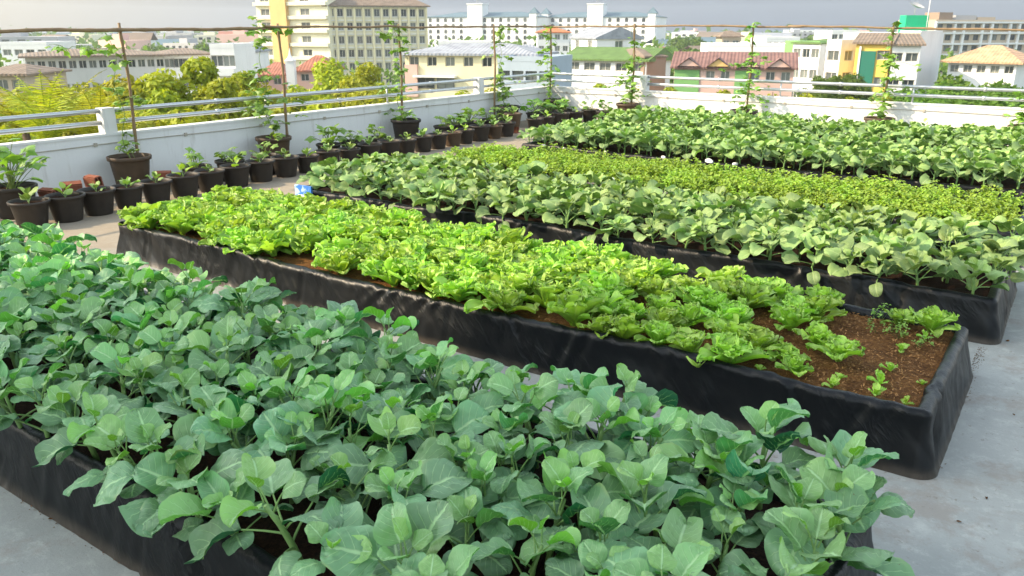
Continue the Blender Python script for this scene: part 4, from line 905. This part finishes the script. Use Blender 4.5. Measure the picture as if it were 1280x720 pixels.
# distant town : simple far blocks, three shared shapes
far=[]
for k in range(4):
    g=G();wall_open(g,(-.5,-.4,0),(1,0,0),(0,-1,0),1,0,1,[(.1+.2*i,.2+.2*i,.12+.22*j,.24+.22*j) for i in range(4) for j in range(4)] if k<3 else [],0,.03)
    g.box(-.499,.5,-.36,.4,0,.999)
    g.box(-.3,-.05,-.1,.2,1.001,1.08+.05*k);g.box(-.47,.47,-.365,-.361,.1,.97,1)
    far.append(g.mesh('distant_building',[W_[['white','cream','grey','pink'][k]],M['glass']],False))
farR=[]
for k,c in enumerate(('grey','brown','red','teal')):
    g=G();g.box(-.5,.5,-.4,.4,0,.8);g.quads([(-.56,-.46,.8),(.56,-.46,.8),(.56,0,1.05),(-.56,0,1.05)],[(0,1,2,3)],0,1);g.quads([(-.56,.46,.8),(.56,.46,.8),(.56,0,1.05),(-.56,0,1.05)],[(0,1,2,3)],0,1)
    farR.append(g.mesh('distant_house',[W_['white'],RF[c]],False))
rr=random.Random(21)
zones=[(820,1080,43,'on the skyline above the maroon and green roofs'),(-20,318,48,'on the hazy skyline left of the cream hotel'),(1060,1300,46,'on the skyline at the right behind the yellow building')]
for (x0,x1,ty,where) in zones:
    n_=int((x1-x0)/5.5)
    for i in range(n_):
        px=rr.uniform(x0,x1);D=rr.uniform(300,1100);py=34+ (2+12-rr.uniform(5,11))/D*1061+rr.uniform(-1,2);p=P(px,py,D)
        hh=p.z-GZ;w=rr.uniform(12,32);me=rr.choice(far if rr.random()<.6 else farR)
        rf=me in farR
        ob('distant_house' if rf else 'distant_building',me,None,(p.x,p.y,GZ),YAW+rr.uniform(-.5,.5),(w,w,hh),('tiny distant pitched-roof house ' if rf else 'tiny distant flat-roofed block ')+where,'house' if rf else 'building','distant '+('houses ' if rf else 'blocks ')+where)
# far treeline as one mass
g=G();rnd=np.random.default_rng(9)
for i in range(5200):
    px=rnd.uniform(-150,1430);D=rnd.choice([150,240,360,520,800])*rnd.uniform(.85,1.15);top=GZ+rnd.uniform(3,8.5)+2*noise.noise(Vector((px*.02,D*.01,0)));p=P(px,34,D)
    s_=D*.0042*rnd.uniform(.6,1.3)
    for q in range(3):
        c=np.array([p.x,p.y,top])+rnd.normal(0,1,3)*np.array([s_*1.6,s_*1.6,s_*.7]);e=rnd.normal(0,1,3);e/=np.linalg.norm(e);f=np.cross(e,rnd.normal(0,1,3));f/=np.linalg.norm(f)
        g.quads([c-e*s_,c-f*s_*.6,c+e*s_,c+f*s_*.6],[(0,1,2,3)],rnd.random())
ob('treeline',g.mesh('treeline',M['tree_g'],False),None,(0,0,0),0,1,'hazy belt of distant trees between the far roofs','trees',None,'stuff')

# unseen tall building, added and shaped to shade the near half of the roof
AZ=R(42);EL=R(33)      # the sun stands to the -X,-Y side
cx,cy=-20.,6.3+.90*(-26+.3)
t=thing('added_shade_building','unseen tall cream building added beyond the left wall to shade the near beds','building',(cx-6,cy-30,GZ))
g=G();HB=38;wall_open(g,(6,0,0),(0,1,0),(1,0,0),30,0,HB,[(2+4*i,4+4*i,4+3.2*j,5.6+3.2*j) for i in range(7) for j in range(10)]);wall_open(g,(6,30,0),(-1,0,0),(0,1,0),6,0,HB,[]);wall_open(g,(0,30,0),(0,-1,0),(-1,0,0),30,0,HB,[]);wall_open(g,(0,0,0),(1,0,0),(0,-1,0),6,0,HB,[]);g.quads([(0,0,HB),(6,0,HB),(6,30,HB),(0,30,HB)],[(0,1,2,3)])
ob('wall',g.mesh('wall',W_['cream'],False),t);wm=win_mesh(1.996,1.596)
for i in range(7):
    for j in range(10):ob('window',wm,t,(5.78,3+4*i,4.002+3.2*j),PI/2)

# ------------------------------------------------------------------ light
w=bpy.data.worlds.new('World');scn.world=w;w.use_nodes=True;nt=w.node_tree;nt.nodes.clear()
out=nt.nodes.new('ShaderNodeOutputWorld');bg=nt.nodes.new('ShaderNodeBackground');sky=nt.nodes.new('ShaderNodeTexSky');sky.sky_type='NISHITA';sky.sun_disc=False
sunv=Vector((-math.cos(AZ)*math.cos(EL),-math.sin(AZ)*math.cos(EL),math.sin(EL)))   # towards the sun
sky.sun_elevation=EL;sky.sun_rotation=math.atan2(sunv.x,sunv.y);sky.air_density=1.;sky.dust_density=1.;sky.ozone_density=1.5;sky.altitude=0
tc=nt.nodes.new('ShaderNodeTexCoord');sp=nt.nodes.new('ShaderNodeSeparateXYZ');nt.links.new(tc.outputs['Generated'],sp.inputs[0])
mr=nt.nodes.new('ShaderNodeMapRange');mr.interpolation_type='SMOOTHSTEP';mr.inputs[1].default_value=.02;mr.inputs[2].default_value=.32;mr.inputs[3].default_value=.92;mr.inputs[4].default_value=0.;nt.links.new(sp.outputs[2],mr.inputs[0])
dp=nt.nodes.new('ShaderNodeVectorMath');dp.operation='DOT_PRODUCT';dp.inputs[1].default_value=(sunv.x/math.cos(EL),sunv.y/math.cos(EL),0);nt.links.new(tc.outputs['Generated'],dp.inputs[0])
m2=nt.nodes.new('ShaderNodeMapRange');m2.interpolation_type='SMOOTHSTEP';m2.inputs[1].default_value=-.1;m2.inputs[2].default_value=.95;nt.links.new(dp.outputs['Value'],m2.inputs[0])
hz=nt.nodes.new('ShaderNodeMix');hz.data_type='RGBA';nt.links.new(m2.outputs[0],hz.inputs[0]);hz.inputs[6].default_value=(.18,.26,.50,1);hz.inputs[7].default_value=(1.6,1.22,.62,1)
mx=nt.nodes.new('ShaderNodeMix');mx.data_type='RGBA';nt.links.new(mr.outputs[0],mx.inputs[0]);hs=nt.nodes.new('ShaderNodeHueSaturation');hs.inputs['Saturation'].default_value=.55;nt.links.new(sky.outputs[0],hs.inputs['Color']);nt.links.new(hs.outputs[0],mx.inputs[6]);nt.links.new(hz.outputs[2],mx.inputs[7])
tn=nt.nodes.new('ShaderNodeMix');tn.data_type='RGBA';tn.blend_type='MULTIPLY';tn.inputs[0].default_value=1;tn.inputs[7].default_value=(1.02,1.02,.92,1);nt.links.new(mx.outputs[2],tn.inputs[6]);nt.links.new(tn.outputs[2],bg.inputs[0]);bg.inputs[1].default_value=.15;nt.links.new(bg.outputs[0],out.inputs[0])
sl=bpy.data.lights.new('sun','SUN');sl.energy=2.0;sl.angle=R(.6);sl.color=(1,.80,.55);so=bpy.data.objects.new('sun',sl);COL.objects.link(so);so.rotation_euler=sunv.to_track_quat('Z','Y').to_euler()
scn.view_settings.view_transform='Standard';scn.view_settings.look='None';scn.view_settings.exposure=1.82;scn.view_settings.gamma=1
HAZE=0.0003
if HAZE:
    n=N('haze_air');n.mat.node_tree.nodes
    v=n.n('VolumePrincipled');v.inputs['Density'].default_value=HAZE;v.inputs['Color'].default_value=(.86,.92,1,1);v.inputs['Anisotropy'].default_value=.3;n.t.links.new(v.outputs[0],n.out.inputs['Volume'])
    g=G();g.box(-1750,1350,-450,1750,GZ-1,45);ob('haze',g.mesh('haze',n.mat,False),None,kind='stuff')
scn.cycles.max_bounces=6;scn.cycles.diffuse_bounces=3;scn.cycles.transmission_bounces=4;scn.cycles.use_denoising=True
